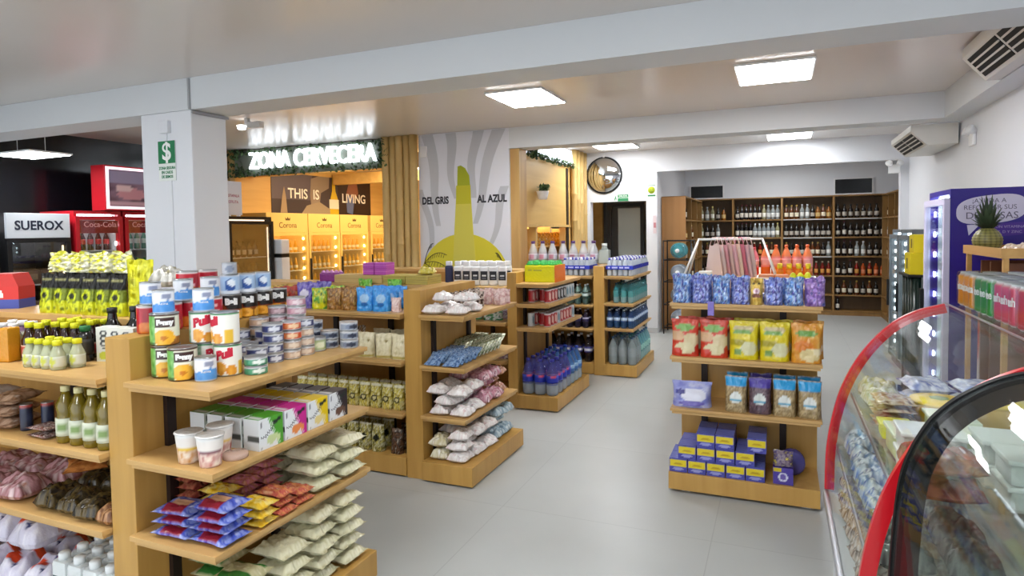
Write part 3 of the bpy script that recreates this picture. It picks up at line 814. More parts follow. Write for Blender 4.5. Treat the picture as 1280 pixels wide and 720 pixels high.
# ================================================================ goods on the long side of the nearest gondola
S1 = 1.1145
def carton888(u, v):
    if v < .30: return hx('#c9cf4a') if ell(u, v, .5, .17, .36, .12) else hx('#dfe3d2')
    for q in (.52, .67, .82):
        if ell(u, v, .5, q, .24, .085) and not ell(u, v, .5, q, .13, .045): return hx('#3b3f42')
    if .38 < u < .62 and .37 < v < .40: return hx('#222222')
    return hx('#dcdfd8')
KC = Kind('oat_drink_carton', 'carton', [('oat_drink_carton', carton_mesh(.066, .06, .148, carton888, '#cfd2cb', '#e4e6e0', 14, 26, name='oat_drink_carton'))])
for i in range(3): KC.put((-2.70 + i * .071, 1.845, S1), .35, 'white carton with a grey chain of rings, %s' % ('leftmost', 'middle of three', 'half hidden behind the end panel')[i], 'white ring cartons')
K_BLKG = bottle_kind('dark_bottle', [(.028, 0), (.03, .004), (.03, .115), (.022, .13), (.02, .135)], [(1, '#17130f')], (.022, .135, .158), '#1f6a35', (.03, .10, lambda a, t: hx('#4a4438') if ell(a, t, .2, .5, .4, .4) else hx('#1c1813')))
K_BLKG.put((-2.785, 1.80, S1), RZ - .4, 'dark bottle with a green cap, left of the white ring cartons')
K_VIN = bottle_kind('vinegar_bottle', [(.036, 0), (.038, .005), (.038, .14), (.022, .165), (.018, .2), (.018, .205)], [(1, '#120f0e')], (.022, .2, .225), '#17171a')
for i, (x, y) in enumerate([(-2.80, 1.925), (-2.675, 1.955), (-2.585, 1.955), (-2.495, 1.955), (-2.415, 1.955)]):
    K_VIN.put((x, y, S1), 0, 'black bottle behind the white ring cartons, %s' % nth(i, 5), 'black bottles on the long side')
K_SOY = bottle_kind('soy_sauce_bottle', [(.03, 0), (.032, .004), (.032, .09), (.020, .125), (.015, .14), (.015, .15)], [(1, '#2a120c')], (.019, .145, .168), '#d9d81c', (.02, .07, lambda a, t: hx('#a8342c') if t < .8 and not ell(a, t, .3, .45, .5, .3) else hx('#c9a88a')))
rows = []
for j in range(4):
    for i in range(4):
        if j == 0 and i > 1: continue
        K_SOY.put((-3.045 + i * .067, 1.73 + j * .069, S1), .2, 'soy sauce bottle with a yellow cap, %s of the %s row' % (ORD[i] + ' from the left', ('front', 'second', 'third', 'back')[j]), 'soy sauce bottles with yellow caps')
K_CLR = bottle_kind('small_clear_bottle', [(.026, 0), (.028, .003), (.028, .06), (.018, .085), (.014, .1)], [(1, '#a9ad8c')], (.018, .098, .118), '#d9d81c', (.012, .055, lambda a, t: hx('#c3c94a') if ell(a, t, 0, .5, .4, .6) else hx('#c9ccb8')))
for j in range(2):
    for i in range(4):
        K_CLR.put((-2.895 + i * .0585 + (.03 if j else 0), 1.645 + j * .060, S1), .2, 'small clear bottle with a yellow cap, %s in the %s row' % (ORD[i] + ' from the left', ('front', 'second')[j]), 'small clear bottles with yellow caps')
pk = MB().box(-.028, .028, -.03, .03, 0, .15, '#c98a1c', bev=.008)
Kind('mustard_packet', 'packet', [('mustard_packet', pk.mesh('mustard_packet', FILM))]).put((-3.105, 1.68, S1), .2, 'amber packet standing left of the soy sauce bottles')
K_WCAP = bottle_kind('white_capped_bottle', [(.03, 0), (.032, .004), (.032, .1), (.018, .125), (.016, .135)], [(.45, '#8a9a4a'), (.75, '#b0b39a'), (1, '#7d5a7a')], (.02, .133, .155), '#e8e6e6')
for j in range(3):
    for i in range(3): K_WCAP.put((-3.33 + i * .075, 1.66 + j * .08, S1), .2, 'white capped bottle at the left edge, %s of the %s row' % (ORD[i], ('front', 'second', 'back')[j]), 'white capped bottles at the left edge')
# top board: yellow pouches, foil bags, red gable box
YP = pouches('yellow_pouch', .10, .06, .20, shapes(banded([(.30, '#c9cc1e'), (.62, '#6f7a1e'), (1, '#1c1a17')], .04, 3), [(.5, .45, .3, .16, '#b9c21c'), (.5, .45, .18, .09, '#2a2d18'), (.2, .15, .1, .05, '#7d861c'), (.8, .13, .1, .05, '#7d861c'), (.5, .84, .38, .03, '#8d8a5c')]), FOIL, cat='pouch')
for i in range(6): YP.put((-3.46 + i * .106, 2.065, 1.2705), .1 + RND.uniform(-.05, .05), 'yellow and black pouch on the top board, %s of six' % nth(i, 6), 'yellow and black pouches')
for i in range(5): YP.put((-3.42 + i * .106, 2.165, 1.2705), .1, 'yellow and black pouch in the second row, %s of five' % nth(i, 5), 'yellow and black pouches')
FB = pouches('foil_bag', .15, .06, .10, speckle(['#dedb1a', '#c9c61a', '#c4c2b4', '#e6e450', '#a5a31c'], 3, 3), FOIL, 4, wr=.022)
for i in range(4): FB.put((-3.40 + i * .155, 2.10, 1.476), .1 * i, 'yellow and silver foil bag lying on the yellow pouches, %s of four' % nth(i, 4), 'foil bags on the pouches', rot=(0, 0, .15 * (-1) ** i))
TY = pouches('tall_yellow_bag', .12, .06, .27, speckle(['#e0dc1a', '#c9c41a', '#b5b31c', '#eeee6a'], 4, 2), FOIL, wr=.014)
TY.put((-2.80, 2.09, 1.2705), .5, 'tall bright yellow foil bag at the right end of the pouches')
WS = lumps('silver_bag', .14, .12, .09, speckle(['#b9b7ae', '#d9d7cf', '#8f8c80', '#a89a5c'], 4, 5), FOIL, wr=.02)
for i, (x, y, z) in enumerate([(-2.67, 2.12, 1.2705), (-2.67, 2.13, 1.41), (-2.56, 2.21, 1.2705)]):
    WS.put((x, y, z), .2 * i, 'crumpled silver bag on the top board, ' + ('lower one by the yellow bag', 'upper one by the yellow bag', 'one by the red cans')[i], 'crumpled silver bags')
gb = MB()
gb.box(-.09, .09, -.07, .07, 0, .05, '#3f4a9a'); gb.box(-.09, .09, -.07, .07, .0501, .12, '#c8281e')
gb.prism([(-.09, .12), (.09, .12), (.06, .19), (-.06, .19)], -.07, .07, 'y', '#c22a20')
gb.box(-.012, .012, -.0715, -.0701, .06, .085, '#efe6e0'); gb.box(-.006, .006, -.0715, -.0701, .085, .1, '#efe6e0')
tag(link('gable_box', gb.mesh('gable_box', PRINT), None, (-3.93, 2.14, 1.2705), (0, 0, .5)), 'red gable top box with a blue base at far left', 'box')
# second long shelf
S2 = .8265
K_OIL = bottle_kind('oil_bottle', [(.034, 0), (.037, .006), (.036, .09), (.031, .12), (.036, .15), (.018, .19), (.014, .205)], [(1, '#7d6a12')], (.017, .205, .228), '#d8cf9a', (.03, .10, lambda a, t: hx('#7f9a5a') if ell(a, t, 0, .5, .4, .25) else hx('#cfd3bd')), m=print_mat('oil_plastic', .1, alpha=.85, spec=.8))
for j in range(3):
    for i in range(4): K_OIL.put((-2.665 + i * .082, 1.635 + j * .085, S2), .5, 'bottle of yellow cooking oil, %s in the %s row' % (nth(i, 4), ('front', 'middle', 'back')[j]), 'cooking oil bottles')
K_DB = can_kind('dark_blue_can', 'can', .024, .11, lambda a, t: hx('#b0463a') if t > .93 else mixc('#1c2238', '#2f3752', .5 + nz(a, t * 3, 1)), 16, 8)
for i in range(4): K_DB.put((-2.99 + i * .052, 1.67 + i * .055, S2), .4, 'dark blue can in a slanting row of four, %s' % nth(i, 4, 'nearest', 'farthest'), 'dark blue cans')
JAR = bottle_kind('amber_jar', [(.032, 0), (.034, .004), (.034, .10), (.028, .112)], [(1, '#a8741c')], (.03, .112, .13), '#c9a04a')
for i in range(3): JAR.put((-2.745, 1.80 + i * .075, S2), .3, 'amber jar left of the oil bottles, ' + ('nearest', 'middle', 'farthest')[i], 'amber jars')
BG = flatbags('beige_bag', .15, .2, .045, speckle(['#b08a6a', '#c9a98f', '#8d6a50', '#d8cabc'], 5, 3))
stack(BG, -3.12, 1.70, S2, 3, .046, .3, 'beige packet', 'on the left edge of the second long shelf', 'beige packets')
WB = flatbags('white_bag', .15, .2, .045, speckle(['#cfc6c0', '#dcd6d2', '#b9aea8'], 5, 4))
stack(WB, -3.31, 1.72, S2, 3, .046, .2, 'white packet', 'at the far left of the second long shelf', 'white packets')
FP = flatbags('flat_packet', .10, .13, .014, speckle(['#8a3a34', '#c9b8b0', '#5c2a26', '#b08070'], 8, 3), wr=.002)
for i in range(2): FP.put((-2.82 - i * .005, 1.655, S2 + .001 + .03 * i), 1.5 + i * .1, 'flat red packet lying before the blue cans, ' + ('lower', 'upper')[i], 'flat red packets')
# third long shelf: soft dark bags, pink bags
S3 = .5305
DK_ = lumps('dark_bag', .125, .155, .09, speckle(['#141312', '#2a2622', '#5a4a26', '#1c1a18', '#3a3020'], 5, 3))
for i in range(3):
    for j in range(2): DK_.put((-2.78 + i * .14, 1.67 + j * .175, S3), .08 * i, 'black bag of dried goods, %s in the %s row' % (nth(i, 3), ('front', 'back')[j]), 'black bags of dried goods')
CR = lumps('brown_bag', .09, .125, .08, speckle(['#8a5a32', '#b98a5c', '#6a4022', '#a3703f'], 6, 3))
for i, (x, y) in enumerate([(-2.435, 1.65), (-2.435, 1.80), (-2.435, 1.94)]): CR.put((x, y, S3), .05 * i, 'brown bag beside the end panel on the third long shelf, ' + ('nearest', 'middle', 'farthest')[i], 'brown bags by the panel')
PK = lumps('pink_bag', .165, .155, .09, speckle(['#b07a80', '#c99aa0', '#8d5a5c', '#d8c0c0', '#a86a50'], 5, 3))
for j in range(2):
    for i in range(3): PK.put((-3.42 + i * .19, 1.67 + j * .175, S3), .08 * i, 'pink bag on the third long shelf, %s in the %s row' % (nth(i, 3), ('front', 'back')[j]), 'pink bags on the long side')
OB = flatbags('orange_bag', .16, .2, .03, speckle(['#b8622c', '#d08a4a', '#8a4a26'], 5, 3))
OB.put((-2.74, 1.76, S3 + .135), .9, 'orange packet lying on the black bags of dried goods')
# base of the long side: white bottles and diaper packs
K_DET = Kind('detergent_bottle', 'bottle', [('body', MB().box(-.045, .045, -.03, .03, 0, .19, '#d9dede', bev=.02).box(-.03, .03, -.0312, -.0301, .05, .13, '#3f5a56').mesh('detergent_body', PRINT)), ('cap', MB().lathe([(.022, .19), (.022, .215), (.018, .22), (0, .22)], 14, '#e8ecec').mesh('detergent_cap', PRINT), 'white cap')])
for j in range(4):
    for i in range(4): K_DET.put((-2.725 + i * .096, 1.64 + j * .075, .1355), .0, 'white detergent bottle on the base, %s in the %s row' % (nth(i, 4), ('front', 'second', 'third', 'back')[j]), 'white detergent bottles', rot=(-.0, 0, 0))
K_DIA = lumps('diaper_pack', .165, .165, .13, shapes(speckle(['#d8d2dc', '#c9c4d6', '#e2dee6'], 5, 2), [(.3, .35, .22, .16, '#d0431f'), (.78, .7, .2, .13, '#cf4a26'), (.15, .8, .12, .12, '#4a5c9a'), (.6, .2, .06, .06, '#3a3f6a'), (.55, .62, .05, .05, '#3a3f6a')]))
for j in range(2):
    for i in range(4): K_DIA.put((-3.45 + i * .185, 1.685 + j * .185, .1355), .05 * i, 'white and orange soft pack on the base, %s in the %s row' % (nth(i, 4), ('front', 'back')[j]), 'white and orange soft packs')
for i in range(3): K_DIA.put((-3.36 + i * .185, 1.70, .31), .05 * i, 'white and orange soft pack lying on top of others, %s' % nth(i, 3), 'white and orange soft packs, upper layer')
# ================================================================ goods on the other gondolas
# ---- second gondola, end shelves: bags of baby clothes
WHT = lumps('white_clothes_bag', .14, .15, .06, speckle(['#e6e1df', '#f4f2f0', '#dcd3d0', '#f0eeec', '#d8bcbc', '#ece6e0'], 5, 3), n=4)
PKC = lumps('pink_clothes_bag', .14, .145, .07, speckle(['#d59fb0', '#e6bcc8', '#c57f92', '#efd8dc', '#8d5068'], 5, 4), n=4)
PEA = lumps('peach_clothes_bag', .10, .10, .06, speckle(['#c98a70', '#e0b49a', '#9a5a4a', '#e8cbb8'], 6, 4), n=3)
CRM = lumps('cream_clothes_bag', .125, .14, .07, speckle(['#ded6b8', '#ece7d4', '#c9bd90', '#f0ece6'], 5, 6), n=3)
SKY = lumps('sky_blue_clothes_bag', .135, .14, .07, speckle(['#a9bfc9', '#c9d7dc', '#8aa3b2', '#dfe6e8'], 5, 6), n=3)
def heap(fam, x0, x1, y0, y1, z, n, layers, what, where, group):
    # a heap of soft bags laid out in rows, each layer a little smaller
    idx = 0
    for k in range(layers):
        nx, ny = n
        if k: nx = max(1, nx - (k % 2)); 
        for j in range(ny):
            for i in range(nx):
                x = x0 + (x1 - x0) * ((i + .5) / nx); y = y0 + (y1 - y0) * ((j + .5) / ny)
                fam.put((x + RND.uniform(-.006, .006), y + RND.uniform(-.006, .006), z + k * fam.top * .86 + .001), RND.uniform(-.2, .2) + PI * (idx % 2), '%s %s, %s layer%s' % (what, where, ('bottom', 'second', 'third', 'fourth')[k], {(1, 1): '', (2, 1): (', left', ', right')[min(i, 1)], (1, 2): (', near', ', far')[min(j, 1)], (2, 2): ((', near left', ', near right'), (', far left', ', far right'))[min(j, 1)][min(i, 1)]}[(nx, ny)]), group)
                idx += 1
za, zb, zc, zd = 1.1105, .7755, .4405, .1355
for i, (x, y, r) in enumerate([(-2.10, 3.67, 0), (-1.95, 3.68, .2), (-2.09, 3.84, .1), (-1.94, 3.85, .3)]):
    WHT.put((x, y, za), r, 'white clothes bag on the top end shelf, ' + ('near left', 'near right', 'far left', 'far right')[i], 'white clothes bags on the top end shelf')
for i, (x, y) in enumerate(((-2.10, 3.74), (-1.95, 3.75))): WHT.put((x, y, za + .078), .4 + i, 'white clothes bag of the upper layer on the top end shelf, ' + ('left', 'right')[i], 'white clothes bags, upper layer of the top end shelf')
CHO = pouches('chocolate_bag', .09, .035, .11, speckle(['#2b1613', '#3f221c', '#e2d2c6', '#231210', '#8a5a4a'], 4, 3), n=3, cat='packet')
for i in range(6): CHO.put((-2.125, 3.98 + i * .073, za), 0, 'dark brown and white pouch behind the white clothes bags, %s from the front' % nth(i, 6, 'first', 'last'), 'dark pouches on the top end shelf')
for i in range(3): CHO.put((-2.02, 3.99 + i * .073, za), 0, 'dark brown pouch of the shorter outer row, ' + ('front', 'middle', 'back')[i], 'dark pouches in the outer row')
PKP = pouches('pale_pink_bag', .10, .05, .11, speckle(['#d8b4b0', '#e8d0cc', '#c99a98', '#f0e4e0'], 4, 3), cat='packet')
for i in range(4): PKP.put((-1.91 - (i % 2) * .11, 4.26 + (i // 2) * .09, za), 0, 'pale pink pouch at the far end of the top end shelf, ' + ('near outer', 'near inner', 'far outer', 'far inner')[i], 'pale pink pouches')
BLU = flatbags('blue_packet', .12, .16, .022, speckle(['#5a7aa8', '#8aa8cc', '#3f5c8a', '#b4c8de'], 7, 3), cat='packet')
GRS = flatbags('olive_packet', .12, .17, .026, speckle(['#7d8a4a', '#c9ccb4', '#5a6a32', '#e2e4d8', '#a9a860'], 6, 3), FOIL, cat='packet')
for i in range(5):
    for k in range(2): BLU.put((-2.10 + k * .14, 3.66 + i * .058, zb + .0295), 0, 'blue packet leaning in the overlapping row, %s of the %s file' % (nth(i, 5, 'first', 'last'), ('inner', 'outer')[k]), 'blue packets on the second end shelf', rot=(.42, 0, .05))
for i in range(6):
    for k in range(2): GRS.put((-2.105 + k * .14, 3.985 + i * .064, zb + .0455), 0, 'silver and olive packet leaning in the far row, %s of the %s file' % (nth(i, 6, 'first', 'last'), ('inner', 'outer')[k]), 'olive packets on the second end shelf', rot=(.55, 0, .05))
heap(WHT, -2.17, -1.88, 3.60, 3.92, zc, (2, 2), 3, 'white clothes bag', 'on the third end shelf', 'white clothes bags on the third end shelf')
heap(PKC, -2.17, -1.88, 3.94, 4.24, zc, (2, 2), 3, 'pink clothes bag', 'on the third end shelf', 'pink clothes bags on the third end shelf')
heap(PEA, -2.17, -1.90, 4.26, 4.42, zc, (2, 1), 3, 'peach clothes bag', 'on the third end shelf', 'peach clothes bags on the third end shelf')
heap(CRM, -2.17, -2.03, 3.61, 3.76, zd, (1, 1), 2, 'cream clothes bag', 'on the base at the near corner', 'cream clothes bags on the base')
heap(WHT, -2.02, -1.87, 3.61, 3.76, zd, (1, 1), 3, 'white clothes bag', 'on the base at the near corner', 'white clothes bags at the near base corner')
heap(WHT, -2.17, -1.86, 3.77, 4.09, zd, (2, 2), 4, 'white clothes bag', 'on the base', 'white clothes bags on the base')
heap(SKY, -2.17, -1.86, 4.11, 4.41, zd, (2, 2), 3, 'sky blue clothes bag', 'on the base', 'sky blue clothes bags on the base')

# ---- second gondola, long side facing the camera
def stand(name, w, d, h, cols, n=3, m=None, lst=(), s=5): return pouches(name, w, d, h, shapes(speckle(cols, s, len(name)), list(lst)), m or FILM, n, cat='packet')
BLS = stand('blue_snack_bag', .13, .06, .16, ['#1f7ad0', '#2f8fe0', '#4aa6ee', '#1c6abf'], lst=[(.5, .55, .28, .2, '#9fc9ee'), (.5, .3, .2, .1, '#2a6cb8')])
BRS = stand('brown_snack_bag', .12, .06, .15, ['#8a5a2a', '#b8863f', '#6a4420', '#c9a050'])
GNS = stand('green_snack_bag', .12, .06, .15, ['#3f8a2f', '#6ab04a', '#cfd02a', '#2f6a26'], lst=[(.5, .15, .45, .14, '#d9d41c')])
PUS = stand('purple_snack_bag', .12, .06, .18, ['#3a2a8a', '#5a4ab0', '#8d80c9', '#2a1f66'], lst=[(.5, .62, .3, .14, '#d9d4ea')])
RDS = stand('red_snack_bag', .12, .06, .15, ['#a8281e', '#c9432a', '#7d1c18', '#d98a3f'])
GDS = stand('gold_snack_bag', .12, .06, .15, ['#b8943a', '#d9b85c', '#8a6a26', '#e2cf94'])
PPS = stand('pale_pink_snack_bag', .07, .05, .10, ['#d8b8b4', '#e8d2ce', '#c99c98'])
row1 = [(GDS, 'gold'), (RDS, 'red'), (PUS, 'purple'), (GNS, 'green and yellow'), (BRS, 'brown'), (BRS, 'brown'), (BLS, 'blue'), (BLS, 'blue')]
cnt = {}
xs = [-3.55, -3.42, -3.20, -3.07, -2.935, -2.81, -2.67, -2.535]
for i, ((fam, nm), x) in enumerate(zip(row1, xs)):
    for j in range(3):
        fam.put((x, 3.67 + j * .105, 1.1105), RND.uniform(-.08, .08) + .25, '%s snack bag on the top shelf of the second gondola, file %d, %s' % (nm, i + 1, ('front', 'middle', 'back')[j]) if False else '%s snack bag in the %s file from the left, %s one' % (nm, ORD[i], ('front', 'middle', 'back')[j]), 'snack bags on the long top shelf')
PPS.put((-2.41, 3.66, 1.1105), .3, 'small pale pink bag squeezed between the blue bags and the end panel')
PUS.put((-3.30, 3.79, 1.1105 + .001), .2, 'tall purple bag set back between the red and purple files')
GNT = stand('lime_snack_bag', .12, .03, .20, ['#5ab02a', '#8ad04a', '#3f8a20', '#c9e07a'])
for i, x in enumerate((-2.86, -2.60)): GNT.put((x, 3.952, 1.1105), .0, 'lime green bag against the centre panel, ' + ('behind the brown bags', 'behind the blue bags')[i], 'lime snack bags')
CEL = stand('cellophane_bag', .12, .09, .20, ['#7a5a3a', '#a8845a', '#4e3826', '#d8c8b0', '#8d6a48'], s=7)
CEL.put((-2.80, 3.75, .7905), .2, 'brown cellophane bag left of the cream paper bags', None)
CRB = stand('cream_paper_bag', .13, .08, .17, ['#d9d0a8', '#e2dab8', '#cfc59a'], lst=[('r', .0, 1, 0, .12, '#b8aa62'), (.7, .7, .06, .05, '#8a7a4a')])
for i in range(3): CRB.put((-2.66 + i * .145, 3.66, .7905), .1, 'cream paper bag on the second long shelf, %s' % nth(i, 3), 'cream paper bags in front')
for i in range(3): CRB.put((-2.66 + i * .145, 3.84, .7905), .1, 'cream paper bag in the back row of the second long shelf, %s' % nth(i, 3), 'cream paper bags at the back')
YPA = stand('pasta_bag', .085, .07, .17, ['#b8a83a', '#d9cb6a', '#8a7a26', '#e2dca0', '#c9b84a'], n=4, lst=[(.5, .42, .3, .13, '#2a2a1c'), (.5, .42, .2, .08, '#c9c08a'), ('r', 0, 1, .88, .98, '#cfcbb0')], s=6)
for j in range(2):
    for i in range(10): YPA.put((-3.24 + i * .093, 3.66 + j * .11, .4405), RND.uniform(-.1, .1), 'yellow pasta bag on the third long shelf, %s from the left, %s row' % (ORD[i], ('front', 'back')[j]), 'yellow pasta bags')
OLV = stand('bean_bag', .10, .08, .19, ['#a89a3a', '#c9bd6a', '#6a6226', '#dcd8b0', '#87803a'], n=4, lst=[(.5, .5, .26, .12, '#26281c'), ('r', 0, 1, .9, .98, '#cfcfc0')], s=6)
DKB = stand('dark_bean_bag', .09, .08, .17, ['#3a2a20', '#6a4a34', '#241a14', '#a89a8a'], n=2, s=6)
for j in range(2):
    for i in range(6): OLV.put((-3.12 + i * .108, 3.66 + j * .12, .1355), RND.uniform(-.1, .1), 'bag of yellow beans on the base, %s from the left, %s row' % (ORD[i], ('front', 'back')[j]), 'yellow bean bags')
    DKB.put((-2.425, 3.66 + j * .12, .1355), 0, 'dark bean bag beside the end panel on the base, ' + ('front', 'back')[j], 'dark bean bags')
# on its top board
def shrink(name, w, d, h, col, capcol, nx, ny, cat='pack', capr=.4, m=None):
    b = MB(); b.box(-w / 2, w / 2, -d / 2, d / 2, 0, h * .78, col, bev=.012)
    tp = MB()
    for i in range(nx):
        for j in range(ny):
            r = min(w / nx, d / ny) * .48
            tp.lathe([(r, h * .78), (r * .9, h * .86), (r * .45, h * .93), (r * .45, h), (0, h)], 12, capcol, cx=(i + .5) / nx * w - w / 2, cy=(j + .5) / ny * d - d / 2)
    return Kind(name, cat, [('wrap', b.mesh(name + '_wrap', m or FILM)), ('bottle_tops', tp.mesh(name + '_tops', PRINT))])
K_PUR = shrink('purple_bottle_pack', .17, .10, .09, '#7d1f7a', '#c98ac4', 4, 2)
K_PUR.put((-3.30, 4.10, 1.2705), .05, 'deep purple shrink wrapped pack at the left end of the top board')
def flatbox(name, w, d, h, col, m=PRINT, line=None):
    b = MB().box(-w / 2, w / 2, -d / 2, d / 2, 0, h, col, bev=.003)
    if line: b.box(-w / 2 - .0004, w / 2 + .0004, -d / 2 - .0004, d / 2 + .0004, h * .55, h * .6, line)
    return Kind(name, 'box', [(name, b.mesh(name, m))])
K_TAN = flatbox('cardboard_box', .44, .2, .062, '#c0a468', PAPERP, '#a88a50')
K_TAN.put((-2.97, 4.09, 1.2705), 0, 'long tan cardboard box lying along the top board, under purple boxes')
K_MAG = flatbox('magenta_box', .10, .12, .045, '#b048a8', PRINT, '#d890cc')
for i in range(2):
    for k in range(2): K_MAG.put((-2.90 + i * .108, 4.09, 1.334 + k * .0462), 0, 'magenta box on the tan cardboard box, %s %s' % (('left', 'right')[i], ('lower', 'upper')[k]), 'magenta boxes')
K_KRA = flatbox('kraft_box', .19, .2, .032, '#b3a04e', PAPERP, '#6a5a26')
for i in range(2):
    for k in range(2): K_KRA.put((-2.64 + i * .196, 4.08, 1.2705 + k * .0332), 0, 'flat olive kraft box on the top board, %s %s' % (('left', 'right')[i], ('lower', 'upper')[k]), 'flat kraft boxes')
YCR = lumps('yellow_film_bag', .12, .10, .05, speckle(['#d9cf6a', '#c9b84a', '#e6e0a8'], 5, 3), n=1)
YCR.put((-2.41, 4.08, 1.339), .3, 'crumpled pale yellow bag on the right flat kraft boxes')

# ---- third gondola: shampoo-like white bottles, green trays, drinks
K_SHA = Kind('white_bottle', 'bottle', [('body', MB().box(-.042, .042, -.025, .025, 0, .19, '#e9eaec', bev=.018).mesh('white_bottle_body', PRINT)),
    ('label', MB().box(-.034, .034, -.0262, -.0252, .055, .14, '#1c1f2a').box(-.02, .02, -.0268, -.0263, .09, .105, '#d8dade').box(-.02, .02, -.0268, -.0263, .07, .076, '#8d90a0').mesh('white_bottle_label', PRINT), 'black label'),
    ('cap', MB().box(-.03, .03, -.018, .018, .191, .235, '#eeeff1', bev=.006).mesh('white_bottle_cap', PRINT), 'white cap')])
K_NAV = Kind('navy_bottle', 'bottle', [('body', MB().box(-.04, .04, -.025, .025, 0, .19, '#232a52', bev=.018).mesh('navy_bottle_body', PRINT)), ('cap', MB().box(-.03, .03, -.018, .018, .191, .235, '#dfe2ea', bev=.006).mesh('navy_bottle_cap', PRINT), 'white cap')])
K_NAV.put((-3.00, 5.50, 1.1305), .2, 'navy bottle with a white cap at the left of the white bottles')
for j in range(2):
    for i in range(6): K_SHA.put((-2.90 + i * .095, 5.50 + j * .12, 1.1305), .2, 'white bottle with a black label, %s from the left, %s row' % (ORD[i], ('front', 'back')[j]), 'white bottles with black labels')
GTR = stand('green_tray_pack', .2, .12, .10, ['#2f6a3a', '#4f8a5a', '#d8dcd8', '#1f4a2a'], n=2)
WTR = stand('pink_tray_pack', .17, .12, .06, ['#d8ccd2', '#8d5a7a', '#e8e2e6', '#3a2a3a'], n=2)
for i in range(3): GTR.put((-2.98 + i * .22, 5.52, .8005 + .0), .1, 'green pack on the second shelf seen past the clothes bags, %s' % nth(i, 3), 'green packs')
for k in range(3): WTR.put((-2.44, 5.68, .8005 + .0615 * k), .1, 'pale pack in the stack beside the drinks end panel, %s' % layer(k, 3), 'pale packs')
for i in range(4): WTR.put((-3.0 + i * .19, 5.52, .4405), .1, 'pale pack on the third shelf behind the clothes bags, %s' % nth(i, 4), 'pale packs on the third shelf')
# yellow bottle pack
yb = MB(); yw = MB().box(-.145, .155, -.15, .15, 0, .16, '#d6d80e', bev=.01)
yo = MB().box(.1555, .163, -.15, .15, 0, .16, '#e8741c', bev=.002)
yc = MB()
for i in range(4):
    for j in range(4): yc.lathe([(.034, .161), (.028, .175), (.02, .18), (.02, .197), (0, .197)], 12, '#1f9a3c', cx=-.107 + i * .074, cy=-.11 + j * .073)
e = empty('bottle_pack', 'bright yellow bottle pack with green caps on the drinks gondola', 'pack', (-2.085, 5.72, 1.1655))
part('wrap', yw, FILM, e); part('side_sheet', yo, FILM, e, label='orange end of the wrap'); part('bottle_caps', yc, PRINT, e, label='green caps')
part('caption_bars', MB().box(-.11, -.07, -.1508, -.1502, .106, .122).box(-.055, .03, -.1508, -.1502, .104, .12), mat('olive_ink', '#a9ad14', .5), e)
# drink cans
def soda(name, c1, c2, r=.033, h=.122, txt=None):
    def fn(a, t):
        if t > .95 or t < .04: return hx('#c9cccf')
        return lc(c2) if (abs(a - .15 + (t - .5) * .6) < .28 and .2 < t < .85) else lc(c1)
    k = can_kind(name, 'can', r, h, fn, 20, 10)
    return k
K_COLA = soda('red_drink_can', '#a3141c', '#d8b8b0'); K_BLKC = soda('black_drink_can', '#1c1c20', '#b8bcc0'); K_SILV = soda('silver_drink_can', '#b9c0c4', '#6a8a9a')
zz2, zz3 = .9805, .7605
for j in range(9):
    for i in range(3):
        k, w = (K_COLA, 'red') if j < 3 else ((K_BLKC, 'black') if j < 6 else (K_SILV, 'silver'))
        if j == 0 and i == 1: continue
        k.put((-2.14 + i * .08, 5.52 + j * .088, zz2), RZ, '%s drink can on the upper can shelf, %s file, %s from the front' % (w, ('inner', 'middle', 'outer')[i], ORD[j]), 'drink cans on the upper can shelf')
        (K_COLA if (i + j) % 5 else K_SILV).put((-2.14 + i * .08, 5.50 + j * .09, zz3), RZ, '%s drink can on the lower can shelf, %s file, %s from the front' % ('red' if (i + j) % 5 else 'silver', ('inner', 'middle', 'outer')[i], ORD[j]), 'drink cans on the lower can shelf')
# large blue water bottles
def water(name, r, h, top, mid, low, capc, lab=None, seg=20, cat='bottle', m=None):
    prof = [(r * .8, 0), (r, .012), (r * .97, h * .28), (r, h * .33), (r, h * .58), (r * .93, h * .66), (r * .5, h * .84), (r * .3, h * .9), (r * .3, h * .94)]
    return bottle_kind(name, prof, [(.32, low), (.62, mid), (1, top)], (r * .36, h * .93, h), capc, (h * .36, h * .56, lab) if lab else None, m or PET, seg, cat)
K_W3 = water('large_water_bottle', .056, .33, '#4a4fa0', '#5a64b8', '#a9b4c0', '#3a3a9a', lambda a, t: hx('#1c2fa8') if t < .75 else (hx('#d04a6a') if abs(a) < .5 else hx('#3a50c0')))
K_W3b = water('large_water_bottle', .056, .33, '#4a7ab8', '#5a90c8', '#a9bcc8', '#2a4ab0', lambda a, t: hx('#8fb4d8') if t > .4 else hx('#3a70b8'))
for j in range(7):
    for i in range(3):
        (K_W3 if j < 4 else K_W3b).put((-2.165 + i * .118, 5.47 + j * .125, .1355), RZ - .3, 'large blue water bottle on the base, %s file, %s from the front' % (('inner', 'middle', 'outer')[i], ORD[j]), 'large blue water bottles')

